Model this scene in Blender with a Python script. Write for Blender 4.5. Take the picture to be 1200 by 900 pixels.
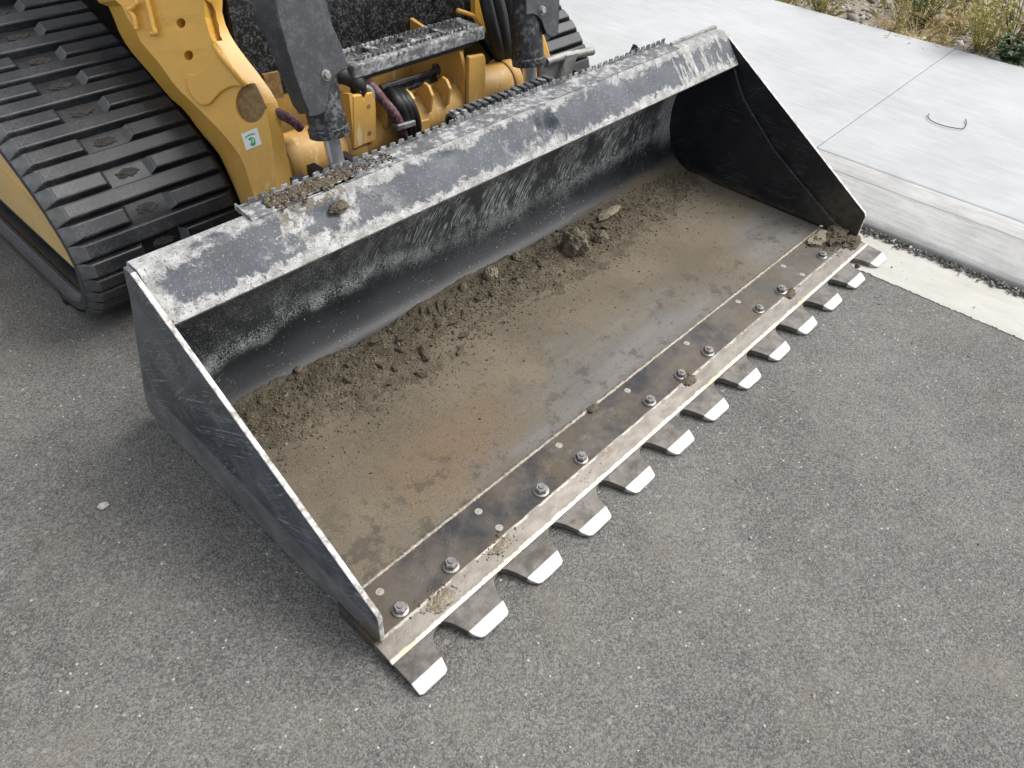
import bpy, bmesh, math, random
import numpy as np
from mathutils import Vector, Matrix
random.seed(7); rng = np.random.default_rng(7)
for o in list(bpy.data.objects): bpy.data.objects.remove(o)
SC = bpy.context.scene; COL = SC.collection

# ------------------------------------------------------------------ camera, sky, sun, exposure
RW = np.array([[0.6826317, -0.7290886, 0.0494352], [-0.4735114, -0.4928366, -0.7299993], [0.5565977, 0.4749125, -0.6816576]])          # rows: camera right, down, forward in world axes
CW = np.array([-0.37017, -0.46799, 1.30011]); FPX = 885.248
cam = bpy.data.cameras.new('camera'); cam.sensor_width = 36.0; cam.lens = FPX/1200*36
cam.clip_start = 0.02; cam.clip_end = 2000
co = bpy.data.objects.new('camera', cam); COL.objects.link(co); SC.camera = co
M = Matrix.Identity(4)
for i in range(3):
    M[i][0] = RW[0][i]; M[i][1] = -RW[1][i]; M[i][2] = -RW[2][i]; M[i][3] = CW[i]
co.matrix_world = M
SUN_EL, SUN_AZ = math.radians(56), math.radians(-30)     # azimuth measured from +x towards +y
wd = bpy.data.worlds.new('World'); SC.world = wd; wd.use_nodes = True
nt = wd.node_tree; bg = nt.nodes['Background']
sky = nt.nodes.new('ShaderNodeTexSky'); sky.sky_type = 'NISHITA'; sky.sun_disc = False
sky.sun_elevation = SUN_EL; sky.sun_rotation = math.pi/2 - SUN_AZ
sky.air_density = 1.0; sky.dust_density = 4.0; sky.ozone_density = 1.0
hs = nt.nodes.new('ShaderNodeHueSaturation'); hs.inputs['Saturation'].default_value = 0.28
nt.links.new(sky.outputs[0], hs.inputs['Color']); nt.links.new(hs.outputs[0], bg.inputs[0])
bg.inputs[1].default_value = 0.15
sl = bpy.data.lights.new('sun', 'SUN'); sl.energy = 0.78; sl.angle = math.radians(36); sl.color = (1.0, 0.965, 0.92)
so = bpy.data.objects.new('sun', sl); COL.objects.link(so)
sd = Vector((math.cos(SUN_EL)*math.cos(SUN_AZ), math.cos(SUN_EL)*math.sin(SUN_AZ), math.sin(SUN_EL)))
so.rotation_euler = sd.to_track_quat('Z', 'Y').to_euler(); so.location = sd*8
SC.view_settings.view_transform = 'Standard'; SC.view_settings.look = 'None'
SC.view_settings.exposure = 0.98; SC.view_settings.gamma = 1.0

# ------------------------------------------------------------------ helpers
def at(px, py, ax, val):
    """world point seen at a photo pixel on the plane axis=val (used while surveying the machine's outlines)"""
    d = RW.T @ np.array([(px-600)/FPX, (py-450)/FPX, 1.0]); t = (val-CW[ax])/d[ax]; return Vector(CW+t*d)
def atp(px, py, p, n):
    d = Vector(RW.T @ np.array([(px-600)/FPX, (py-450)/FPX, 1.0])); C = Vector(CW)
    return C + d*((Vector(p)-C).dot(n)/d.dot(n))

class NB:
    def __init__(s, name):
        s.m = bpy.data.materials.new(name); s.m.use_nodes = True; s.t = s.m.node_tree
        s.b = s.t.nodes['Principled BSDF']; s._o = None
    def n(s, ty): return s.t.nodes.new(ty)
    def L(s, v, sock):
        if v is None: return
        if isinstance(v, bpy.types.NodeSocket): s.t.links.new(v, sock)
        elif isinstance(v, (tuple, list)) and len(v) == 3 and sock.type == 'RGBA': sock.default_value = (*v, 1)
        else: sock.default_value = v
    @property
    def o(s):
        if s._o is None: s._o = s.n('ShaderNodeTexCoord').outputs['Object']
        return s._o
    def xyz(s):
        q = s.n('ShaderNodeSeparateXYZ'); s.L(s.o, q.inputs[0]); return q.outputs
    def mapv(s, scale=(1,1,1), rot=(0,0,0), loc=(0,0,0), v=None):
        q = s.n('ShaderNodeMapping'); s.L(v or s.o, q.inputs[0]); q.inputs['Scale'].default_value = scale
        q.inputs['Rotation'].default_value = rot; q.inputs['Location'].default_value = loc; return q.outputs[0]
    def noise(s, scale, detail=4, rough=.55, v=None, dist=0.0, col=False):
        q = s.n('ShaderNodeTexNoise'); s.L(v or s.o, q.inputs['Vector']); q.inputs['Scale'].default_value = scale
        q.inputs['Detail'].default_value = detail; q.inputs['Roughness'].default_value = rough; q.inputs['Distortion'].default_value = dist
        return q.outputs['Color' if col else 'Fac']
    def voro(s, scale, out='Distance', feat='F1', v=None, rnd=1.0):
        q = s.n('ShaderNodeTexVoronoi'); q.feature = feat; s.L(v or s.o, q.inputs['Vector'])
        q.inputs['Scale'].default_value = scale; q.inputs['Randomness'].default_value = rnd; return q.outputs[out]
    def ma(s, op, a, b=None, c=None, clamp=False):
        q = s.n('ShaderNodeMath'); q.operation = op; q.use_clamp = clamp
        s.L(a, q.inputs[0]); s.L(b, q.inputs[1]); s.L(c, q.inputs[2]); return q.outputs[0]
    def mul(s, *a):
        r = a[0]
        for k in a[1:]: r = s.ma('MULTIPLY', r, k)
        return r
    def add(s, *a):
        r = a[0]
        for k in a[1:]: r = s.ma('ADD', r, k)
        return r
    def mx(s, a, b): return s.ma('MAXIMUM', a, b)
    def mr(s, v, lo, hi, a=0.0, b=1.0):
        q = s.n('ShaderNodeMapRange'); q.interpolation_type = 'SMOOTHSTEP'; s.L(v, q.inputs[0])
        for k, val in zip((1,2,3,4), (lo, hi, a, b)): s.L(val, q.inputs[k])
        return q.outputs[0]
    def mix(s, f, a, b):
        q = s.n('ShaderNodeMix'); q.data_type = 'RGBA'; s.L(f, q.inputs[0]); s.L(a, q.inputs[6]); s.L(b, q.inputs[7]); return q.outputs[2]
    def lerp(s, f, a, b):
        q = s.n('ShaderNodeMix'); q.data_type = 'FLOAT'; s.L(f, q.inputs[0]); s.L(a, q.inputs[2]); s.L(b, q.inputs[3]); return q.outputs[0]
    def band(s, v, a, b, c, d):   # 0 below a, 1 between b..c, 0 above d
        return s.mul(s.mr(v, a, b), s.mr(v, c, d, 1.0, 0.0))
    def scratch(s, rot, along=6, across=160, w=.012, wob=.35, seed=0, cover=.5):
        w *= .5; wob *= .35; along *= .6
        v = s.mapv((along, across, across), (0, 0, 0), (seed, seed*.7, seed*.3), s.mapv((1, 1, 1), rot))
        n = s.noise(1.0, 2, .5, v, wob); d = s.ma('ABSOLUTE', s.ma('SUBTRACT', n, .5))
        l = s.mr(d, 0.0, w, 1.0, 0.0); m = s.mr(s.noise(9, 3, .6, s.mapv((1,1,1), (0,0,0), (seed*3.1, 0, seed))), cover, cover+.12)
        return s.mul(l, m)
    def bump(s, h, strength=.3, dist=.002, nrm=None):
        q = s.n('ShaderNodeBump'); q.inputs['Strength'].default_value = strength; q.inputs['Distance'].default_value = dist
        s.L(h, q.inputs['Height']); s.L(nrm, q.inputs['Normal']); return q.outputs[0]
    def out(s, col, rough=.6, metal=0.0, nrm=None, spec=None):
        s.L(col, s.b.inputs['Base Color']); s.L(rough, s.b.inputs['Roughness']); s.L(metal, s.b.inputs['Metallic'])
        s.L(nrm, s.b.inputs['Normal']); s.L(spec, s.b.inputs['Specular IOR Level']); return s.m

def mesh_data(name, V, F, smooth=False, ang=None):
    me = bpy.data.meshes.new(name); me.from_pydata([tuple(v) for v in V], [], [tuple(f) for f in F]); me.validate()
    bm = bmesh.new(); bm.from_mesh(me); bmesh.ops.recalc_face_normals(bm, faces=bm.faces); bm.to_mesh(me); bm.free()
    if smooth:
        me.polygons.foreach_set('use_smooth', [True]*len(me.polygons))
        if ang: me.set_sharp_from_angle(angle=math.radians(ang))
    return me
def link(name, me, mat, parent=None, bevel=0, seg=2):
    o = bpy.data.objects.new(name, me)
    if mat is not None and not me.materials: me.materials.append(mat)
    COL.objects.link(o)
    if parent is not None: adopt(o, parent)
    if bevel:
        b = o.modifiers.new('bevel', 'BEVEL'); b.width = bevel; b.segments = seg; b.limit_method = 'ANGLE'; b.angle_limit = math.radians(32)
        b.harden_normals = False
    return o
def wloc(o):
    p = Vector(o.location)
    while o.parent: o = o.parent; p += Vector(o.location)
    return p
def adopt(o, parent):            # keep the world position: nothing but translations in the parents
    p = Vector(o.location) - wloc(parent); o.parent = parent; o.location = p
def obj(name, V, F, mat, parent=None, smooth=False, ang=None, bevel=0, seg=2):
    return link(name, mesh_data(name, V, F, smooth, ang), mat, parent, bevel, seg)
def thing(name, label, cat, loc, group=None, kind=None):
    o = bpy.data.objects.new(name, None); o.location = loc; o.empty_display_size = .1; COL.objects.link(o)
    return tag(o, label, cat, group, kind)
def tag(o, label=None, cat=None, group=None, kind=None):
    for k, v in (('label', label), ('category', cat), ('group', group), ('kind', kind)):
        if v: o[k] = v
    return o

def box(x0, x1, y0, y1, z0, z1):
    V = [(x, y, z) for x in (x0, x1) for y in (y0, y1) for z in (z0, z1)]
    return V, [(0,1,3,2), (4,6,7,5), (0,4,5,1), (2,3,7,6), (0,2,6,4), (1,5,7,3)]
def merge(*ms):
    V, F = [], []
    for v, f in ms:
        k = len(V); V += [tuple(p) for p in v]; F += [tuple(i+k for i in q) for q in f]
    return V, F
def prism(poly, ax, a, b):       # polygon given in the two other axes, extruded along ax from a to b
    n = len(poly)
    def P(p, t): return {0: (t, p[0], p[1]), 1: (p[0], t, p[1]), 2: (p[0], p[1], t)}[ax]
    V = [P(p, a) for p in poly] + [P(p, b) for p in poly]
    F = [tuple(range(n-1, -1, -1)), tuple(range(n, 2*n))] + [(i, (i+1) % n, n+(i+1) % n, n+i) for i in range(n)]
    return V, F
def slab(pts, nrm, th):          # planar polygon of 3D points with thickness along nrm
    n = len(pts); nv = Vector(nrm).normalized()*th
    V = [tuple(Vector(p)) for p in pts] + [tuple(Vector(p)+nv) for p in pts]
    F = [tuple(range(n-1, -1, -1)), tuple(range(n, 2*n))] + [(i, (i+1) % n, n+(i+1) % n, n+i) for i in range(n)]
    return V, F
def smooth_path(pts, k=6):
    P = [Vector(p) for p in pts]; out = []
    for i in range(len(P)-1):
        p0 = P[max(i-1, 0)]; p1 = P[i]; p2 = P[i+1]; p3 = P[min(i+2, len(P)-1)]
        for j in range(k):
            t = j/k
            out.append(.5*((2*p1)+(p2-p0)*t+(2*p0-5*p1+4*p2-p3)*t*t+(3*p1-p0-3*p2+p3)*t**3))
    return out+[P[-1]]
def tube(pts, r, n=10, cap=True):
    P = [Vector(p) for p in pts]; V = []; F = []; N = len(P)
    rr = r if isinstance(r, (list, tuple)) else [r]*N
    up = None
    for i, p in enumerate(P):
        d = (P[min(i+1, N-1)]-P[max(i-1, 0)]).normalized()
        if up is None: up = d.orthogonal().normalized()
        up = (up-d*up.dot(d)).normalized(); s = d.cross(up)
        for k in range(n):
            a = 2*math.pi*k/n; V.append(tuple(p+up*math.cos(a)*rr[i]+s*math.sin(a)*rr[i]))
    for i in range(N-1):
        for k in range(n): F.append((i*n+k, i*n+(k+1) % n, (i+1)*n+(k+1) % n, (i+1)*n+k))
    if cap: F += [tuple(range(n-1, -1, -1)), tuple(range((N-1)*n, N*n))]
    return V, F
def resample(P, n):
    P = [Vector(p) for p in P]; L = [0]
    for a, b in zip(P, P[1:]): L.append(L[-1]+(b-a).length)
    out = []; j = 0
    for i in range(n):
        t = L[-1]*i/(n-1)
        while j < len(P)-2 and L[j+1] < t: j += 1
        out.append(P[j].lerp(P[j+1], (t-L[j])/max(L[j+1]-L[j], 1e-9)))
    return out
def loft(lines, closed=False):
    n = len(lines[0]); V = [tuple(p) for l in lines for p in l]; F = []; K = len(lines)
    for a in range(K if closed else K-1):
        b = (a+1) % K
        for i in range(n-1): F.append((a*n+i, a*n+i+1, b*n+i+1, b*n+i))
    if closed: F += [tuple(a*n for a in range(K)), tuple(a*n+n-1 for a in reversed(range(K)))]
    return V, F
def disc(c, nrm, r, th, n=16, r2=None):
    c = Vector(c); nv = Vector(nrm).normalized(); return tube([c, c+nv*th], [r, r2 or r], n)
def boolean(o, V, F):
    cu = obj('cutter', V, F, None); m = o.modifiers.new('b', 'BOOLEAN'); m.operation = 'DIFFERENCE'; m.object = cu; m.solver = 'EXACT'
    cu.location = o.location*0; cu.parent = None
    bpy.context.view_layer.update(); dg = bpy.context.evaluated_depsgraph_get()
    me = bpy.data.meshes.new_from_object(o.evaluated_get(dg)); o.modifiers.remove(m); o.data = me
    bpy.data.objects.remove(cu)

# icosphere used for every crumb, pebble and clod
_b = bmesh.new(); bmesh.ops.create_icosphere(_b, subdivisions=1, radius=1.0)
ICO_V = np.array([v.co[:] for v in _b.verts]); ICO_F = [tuple(v.index for v in f.verts) for f in _b.faces]; _b.free()
_b = bmesh.new(); bmesh.ops.create_icosphere(_b, subdivisions=3, radius=1.0)
ICO3_V = np.array([v.co[:] for v in _b.verts]); ICO3_F = [tuple(v.index for v in f.verts) for f in _b.faces]; _b.free()
def hull(n, seed, flatten=(1, 1, 1)):
    r = np.random.default_rng(seed); p = r.normal(size=(n, 3)); p = p/np.linalg.norm(p, axis=1)[:, None]*r.uniform(.72, 1.12, (n, 1))*np.array(flatten)
    b = bmesh.new()
    for v in p: b.verts.new(v)
    bmesh.ops.convex_hull(b, input=b.verts[:]); loose = [v for v in b.verts if not v.link_faces]; bmesh.ops.delete(b, geom=loose, context='VERTS')
    bmesh.ops.triangulate(b, faces=b.faces); b.verts.index_update()
    r_ = (np.array([v.co[:] for v in b.verts]), np.array([[v.index for v in f.verts] for f in b.faces])); b.free(); return r_
HULLS = [hull(12, 100+k) for k in range(14)]
def rotm():
    q = rng.normal(size=4); q /= np.linalg.norm(q); w, x, y, z = q
    return np.array([[1-2*(y*y+z*z), 2*(x*y-z*w), 2*(x*z+y*w)], [2*(x*y+z*w), 1-2*(x*x+z*z), 2*(y*z-x*w)], [2*(x*z-y*w), 2*(y*z+x*w), 1-2*(x*x+y*y)]])
def crumbs(name, items, mat, parent=None, flat=.75):
    """items: (x,y,z,size); many angular bits joined into one mesh, with a random grey per bit"""
    Vs, Fs, Cs = [], [], []; base = 0
    for (x, y, z, s) in items:
        hv, hf = HULLS[int(rng.integers(len(HULLS)))]
        P = (hv*(s*rng.uniform(.6, 1.25, 3)))@rotm().T
        P[:, 2] *= flat; P[:, 2] += s*.35
        Vs.append(P+(x, y, z)); Fs.append(hf+base); Cs.append(np.full(len(hv), rng.random())); base += len(hv)
    V = np.vstack(Vs); F = np.vstack(Fs); C = np.concatenate(Cs)
    me = bpy.data.meshes.new(name); me.vertices.add(len(V)); me.vertices.foreach_set('co', V.ravel())
    me.loops.add(F.size); me.loops.foreach_set('vertex_index', F.ravel().astype(np.int32))
    me.polygons.add(len(F)); me.polygons.foreach_set('loop_start', np.arange(0, F.size, 3, dtype=np.int32))
    me.update(calc_edges=True); a = me.attributes.new('tone', 'FLOAT', 'POINT'); a.data.foreach_set('value', C.astype(np.float32))
    me.validate(); return link(name, me, mat, parent)
def tone(nb):
    q = nb.n('ShaderNodeAttribute'); q.attribute_name = 'tone'; return q.outputs['Fac']

# ------------------------------------------------------------------ materials
def m_asphalt():
    b = NB('asphalt'); 
    v1 = b.voro(330, 'Color'); s1 = b.n('ShaderNodeSeparateColor'); b.L(v1, s1.inputs[0])
    v2 = b.voro(105, 'Color'); s2 = b.n('ShaderNodeSeparateColor'); b.L(v2, s2.inputs[0])
    d1 = b.voro(330); d2 = b.voro(105); e = b.noise(620, 2, .6)
    big = b.noise(2.2, 5, .6); mid = b.noise(14, 4, .6)
    v3 = b.voro(62, 'Color'); s3 = b.n('ShaderNodeSeparateColor'); b.L(v3, s3.inputs[0]); d3 = b.voro(62)
    base = b.lerp(b.ma('POWER', s1.outputs[0], 1.2), .078, .200)
    base = b.lerp(b.mul(b.mr(s3.outputs[0], .80, .84), b.mr(b.add(d3, b.mul(b.noise(150, 3, .7), .8)), .62, .78, 1.0, 0.0)), base, b.lerp(s3.outputs[1], .11, .23))
    base = b.add(base, b.mul(b.ma('SUBTRACT', mid, .5), .07), b.mul(b.ma('SUBTRACT', big, .5), .13))
    base = b.mul(base, b.mr(e, .3, .7, .72, 1.2))
    crev = b.mul(b.mr(b.noise(170, 3, .65), .34, .44, .55, 1.0), b.mr(b.noise(70, 4, .7), .30, .42, .74, 1.0)); base = b.mul(base, crev)
    chip = b.mul(b.mr(s2.outputs[1], .925, .93), b.mr(b.add(d2, b.mul(b.noise(210, 3, .7), .9)), .62, .74, 1.0, 0.0))
    chipc = b.lerp(s2.outputs[2], .22, .44)
    val = b.lerp(chip, base, chipc)
    cmb = b.n('ShaderNodeCombineColor'); b.L(b.mul(val, 1.035), cmb.inputs[0]); b.L(val, cmb.inputs[1]); b.L(b.mul(val, .925), cmb.inputs[2])
    tint = b.mix(b.mr(b.noise(5, 4, .6), .52, .72, 0, .35), cmb.outputs[0], b.mix(1.0, cmb.outputs[0], (.175, .160, .125)))
    h = b.add(b.mul(d1, -.6), b.mul(b.noise(300, 3, .6), .8), b.mul(b.noise(120, 2, .5), .8), b.mul(chip, .5))
    return b.out(tint, b.lerp(s1.outputs[1], .62, .92), 0, b.bump(h, .75, .0035), .35)
def m_concrete(name, c0, c1, streak=1.0, stain=.0):
    b = NB(name)
    st = b.noise(1, 5, .65, b.mapv((70, 3.5, 8), (0, 0, .10))); st2 = b.noise(1, 4, .6, b.mapv((160, 5, 20), (0, 0, .07), (3, 1, 0)))
    bl = b.noise(2.6, 5, .6); fine = b.noise(420, 3, .6); sp = b.mr(b.noise(75, 3, .7), .68, .76)
    bl2 = b.noise(11, 5, .7, b.mapv((2.2, .8, 1)))
    f = b.add(.5, b.mul(b.ma('SUBTRACT', st, .5), (.38 if name.startswith('side') else .7)*streak), b.mul(b.ma('SUBTRACT', st2, .5), (.36 if name.startswith('side') else .8)*streak), b.mul(b.ma('SUBTRACT', bl, .5), .8), b.mul(b.ma('SUBTRACT', bl2, .5), .55 if name.startswith('side') else 1.1), b.mul(b.ma('SUBTRACT', fine, .5), .5))
    c = b.mix(b.mr(f, .05, .95), c0, c1); c = b.mix(b.mul(sp, .22), c, (.22, .205, .18))
    if name.startswith('curb'):
        Zc = b.xyz()[2]; c = b.mix(b.mul(b.mr(b.add(Zc, b.mul(b.ma('SUBTRACT', bl2, .5), .02)), .026, .042, 1.0, 0.0), .45), c, (.15, .145, .135)); c = b.mix(b.mul(b.band(b.add(Zc, b.mul(b.ma('SUBTRACT', bl2, .5), .004)), .0880, .0900, .0915, .0940), b.mr(bl2, .38, .6), .42), c, (.15, .14, .12))
    if stain:
        c = b.mix(b.mr(b.noise(9, 5, .65, b.mapv((1, .3, 1))), .48, .75, 0, stain), c, (.30, .27, .20))
    return b.out(c, .85, 0, b.bump(b.add(b.mul(st2, .7), b.mul(st, .6), b.mul(fine, .35)), .22, .002), .3)
def m_stones(name, stops, rough=.85):
    b = NB(name); t = tone(b); r = b.n('ShaderNodeValToRGB'); b.L(t, r.inputs[0])
    el = r.color_ramp.elements
    while len(el) < len(stops): el.new(.5)
    for k, (p, c) in enumerate(stops): el[k].position = p; el[k].color = (*c, 1)
    n = b.noise(180, 3, .6); c = b.mix(b.mr(n, .3, .7, 0, .4), r.outputs[0], b.mix(.5, r.outputs[0], (.03, .027, .02)))
    return b.out(c, rough, 0, b.bump(n, .4, .002), .3)
def m_verge():
    b = NB('verge_soil'); n = b.noise(22, 6, .7); v = b.voro(60, 'Color'); s = b.n('ShaderNodeSeparateColor'); b.L(v, s.inputs[0])
    c = b.mix(b.mr(n, .3, .7), (.14, .115, .08), (.30, .265, .20)); c = b.mix(b.mul(s.outputs[0], .45), c, (.36, .33, .27))
    return b.out(c, .9, 0, b.bump(b.voro(60), .8, .01), .2)
WHITE = (.55, .56, .55)
def m_flange():
    """dusty painted top beam: crusted white along both edges and at the left end, bare slate patches between"""
    b = NB('flange_paint'); X, Y, Z = b.xyz()
    base = b.mix(b.mr(b.noise(5, 4, .6), .35, .7), (.036, .042, .052), (.068, .077, .091))
    fine = b.noise(260, 4, .75); med = b.noise(34, 5, .65, None, .6); med2 = b.noise(13, 4, .6, b.mapv((1,1,1), (0,0,0), (4, 0, 2)))
    w = b.add(b.mul(b.ma('SUBTRACT', med, .5), .055), b.mul(b.ma('SUBTRACT', med2, .5), .05))   # ragged boundary, metres
    q = b.add(Z, w)
    low = b.mr(q, .439, .447, 1.0, 0.0)                               # along the lip
    top = b.mul(b.mr(q, .494, .503), b.mr(med2, .34, .48))            # along the rear edge
    left = b.mr(b.add(X, b.mul(w, 1.3)), .026, .05, 1.0, 0.0)
    mid1 = b.band(b.add(X, b.mul(w, 2.2), b.mul(b.ma('SUBTRACT', Z, .47), 1.0)), .225, .275, .47, .62)
    mid2 = b.band(b.add(X, b.mul(w, 3.0), b.mul(b.ma('SUBTRACT', Z, .47), .8)), .86, .98, 1.08, 1.13)
    mid3 = b.mul(b.band(X, 1.62, 1.68, 1.80, 1.86), b.mr(b.noise(1, 4, .6, b.mapv((42, 9, 7), (0, .5, .3))), .50, .58))
    mid4 = b.mul(b.band(X, 1.78, 1.82, 1.96, 1.99), b.mr(b.noise(1, 4, .6, b.mapv((55, 16, 12), (0, .6, .3), (1,2,0))), .54, .60))
    patch = b.mul(b.mx(mid1, b.mul(mid2, .8)), b.mr(b.add(med2, b.mul(med, .5)),   .70, .84))
    crust = b.mx(b.mx(b.mul(low, .95), b.mul(top, .8)), b.mx(left, b.mx(patch, b.mx(mid3, mid4))))
    crust = b.mul(crust, b.mr(fine, .30, .46)); crust = b.mul(crust, b.mr(b.noise(70, 4, .7), .26, .42))
    haze = b.mul(b.mr(b.noise(7, 5, .7), .40, .75), b.mr(fine, .35, .7), .22)
    sp = b.mul(b.mr(b.noise(190, 3, .7, b.mapv((1,1,1), (0,0,0), (7, 7, 7))), .60, .66), .6)
    sc = b.mx(b.scratch((0, .9, .35), 7, 150, .02, .4, 2.0, .46), b.scratch((0, .7, .9), 5, 120, .018, .5, 5.0, .50))
    wht = b.mx(crust, b.mx(haze, b.mx(sp, b.mul(sc, .55))))
    wcol = b.mix(b.mr(b.noise(40, 4, .6), .35, .7), (.30, .295, .275), (.50, .505, .495))
    c = b.mix(wht, base, b.mix(b.mr(fine, .35, .6), b.mix(.35, wcol, (.16, .15, .13)), wcol))
    mud = b.mul(b.band(b.add(X, w), .27, .33, .44, .50), b.mr(q, .487, .503), b.mr(b.noise(60, 3, .6), .45, .55), 0.8)
    c = b.mix(mud, c, (.10, .08, .05))
    h = b.add(b.mul(crust, 1.0), b.mul(b.noise(22, 3, .5), .35), b.mul(fine, .2))
    return b.out(c, b.lerp(wht, .46, .88), 0, b.bump(h, .5, .003), .28)
def m_backwall():
    b = NB('back_wall_paint'); X, Y, Z = b.xyz()
    base = b.mix(b.mr(b.noise(6, 3, .5), .3, .7), (.008, .010, .012), (.018, .021, .024))
    fine = b.noise(300, 3, .7); med = b.noise(20, 5, .65); lo = b.noise(4.5, 3, .6)
    bnd = b.add(.142, b.mul(b.ma('SUBTRACT', lo, .5), .10), b.mul(b.band(X, .1, .5, .6, .9), .025))
    up = b.mr(b.ma('SUBTRACT', Z, bnd), -.02, .05)
    speck = b.mul(up, b.mr(b.add(b.noise(360, 3, .75), b.mul(b.ma('SUBTRACT', med, .5), .40)), .50, .62), b.lerp(b.mr(X, .45, .9), .45, .10))
    edge = b.mul(b.band(b.ma('SUBTRACT', Z, bnd), -.03, .0, .005, .045), b.mr(b.add(fine, b.mul(med, .6)), .72, .90), b.lerp(b.mr(X, .5, .9), .75, .3))
    s1 = b.scratch((0, .90, 0), 9, 130, .10, 1.0, 1.0, .42); s2 = b.scratch((0, 1.12, 0), 8, 190, .08, 1.0, 4.0, .44)
    sx = b.mul(b.mx(s1, s2), b.mr(X, .40, .75), b.mr(b.ma('SUBTRACT', Z, bnd), -.05, .03), .75)
    wisp = b.mul(b.scratch((.3, .4, .2), 14, 60, .02, 1.6, 8.0, .56), .55)
    drop = b.mul(b.mr(b.noise(140, 3, .7, b.mapv((1,1,1), (0,0,0), (9, 1, 5))), .665, .71), .65)
    rend = b.mul(b.mr(b.add(X, b.mul(b.ma('SUBTRACT', med, .5), .12)), 1.84, 1.93), b.mr(Z, .08, .16), b.mr(fine, .35, .6), .7)
    w = b.mx(b.mx(speck, edge), b.mx(b.mx(sx, wisp), b.mx(drop, rend)))
    dust = b.mul(up, b.mr(lo, .3, .7), .10)
    c = b.mix(b.mx(w, dust), base, (.50, .52, .50))
    lowd = b.mul(b.mr(b.add(Z, b.mul(b.ma('SUBTRACT', med, .5), .02)), b.lerp(b.mr(X, 1.2, 1.8), .028, .034), b.lerp(b.mr(X, 1.2, 1.8), .044, .075), 1.0, 0.0), b.mr(fine, .25, .5, .6, .95))
    c = b.mix(lowd, c, (.10, .082, .058))
    return b.out(c, b.lerp(w, b.lerp(lowd, .32, .9), .85), 0, b.bump(b.add(fine, b.mul(w, .8)), .10, .001), .27)
def m_side(name, inner=False):
    b = NB(name); X, Y, Z = b.xyz()
    if inner:
        base = b.mix(b.mr(b.noise(8, 4, .6), .35, .7), (.005, .006, .009), (.011, .013, .018))
        s = b.mx(b.scratch((0, 0, -1.57), 7, 130, .03, .5, 2, .48), b.scratch((.6, 0, -1.57), 7, 150, .024, .5, 6, .50))
        drop = b.mul(b.mr(b.noise(170, 3, .7), .66, .72), .35)
        brown = b.mul(b.mr(b.add(Y, b.mul(b.ma('SUBTRACT', b.noise(16, 5, .65), .5), .28), b.mul(Z, .45)), .20, .42, 1.0, 0.0), b.mr(b.noise(60, 4, .7), .35, .65, .35, .9))
        foot = b.mul(b.mr(b.add(Z, b.mul(b.ma('SUBTRACT', b.noise(40, 4, .6), .5), .05)), .02, .055, 1.0, 0.0), .7)
        c = b.mix(b.mx(b.mul(s, .25), drop), base, (.30, .31, .31)); c = b.mix(b.mx(brown, foot), c, (.075, .058, .036))
        return b.out(c, b.lerp(brown, .42, .8), 0, b.bump(b.noise(90, 3, .6), .08, .001), .4)
    med = b.noise(15, 5, .65); fine = b.noise(260, 3, .7)
    base = b.mix(b.mr(b.noise(4, 4, .6), .35, .68), (.026, .031, .039), (.060, .068, .079))
    s = b.mx(b.mx(b.scratch((.55, 0, -1.57), 4, 120, .03, .5, 2, .42), b.scratch((.80, 0, -1.57), 4, 170, .026, .5, 6, .45)), b.scratch((-.3, 0, -1.57), 6, 140, .02, .8, 9, .52))
    haze = b.mul(b.mr(b.add(fine, b.mul(b.ma('SUBTRACT', med, .5), .9)), .45, .75), .30)
    low = b.mul(b.mr(b.add(Z, b.mul(b.ma('SUBTRACT', b.noise(3, 4, .5), .5), .03), b.mul(b.mr(Y, .55, .15), .03)), .118, .128, 1.0, 0.0), .55)  # paler low band: reflection of the asphalt put into the paint colour
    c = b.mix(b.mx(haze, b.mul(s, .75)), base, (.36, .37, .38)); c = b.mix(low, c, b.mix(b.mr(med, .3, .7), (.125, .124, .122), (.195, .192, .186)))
    brown = b.mul(b.mr(Y, .22, .14, 0.0, 1.0), b.mr(b.noise(30, 4, .6), .42, .55), b.mr(Z, .04, .09, 1.0, 0.0)); c = b.mix(brown, c, (.10, .07, .045))
    return b.out(c, b.lerp(low, .42, .6), 0, b.bump(b.add(fine, b.mul(s, 1.5)), .12, .001), .45)
def m_edge():
    b = NB('bare_plate_edge'); n = b.noise(45, 5, .7); X, Y, Z = b.xyz()
    c = b.mix(b.mr(n, .35, .6), (.20, .20, .19), (.56, .55, .52)); c = b.mix(b.mul(b.mr(b.noise(25, 4, .7, b.mapv((1,1,1), (0,0,0), (5,5,5))), .56, .64), .7), c, (.16, .10, .06))
    return b.out(c, .55, .15, b.bump(n, .3, .002), .5)
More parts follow.
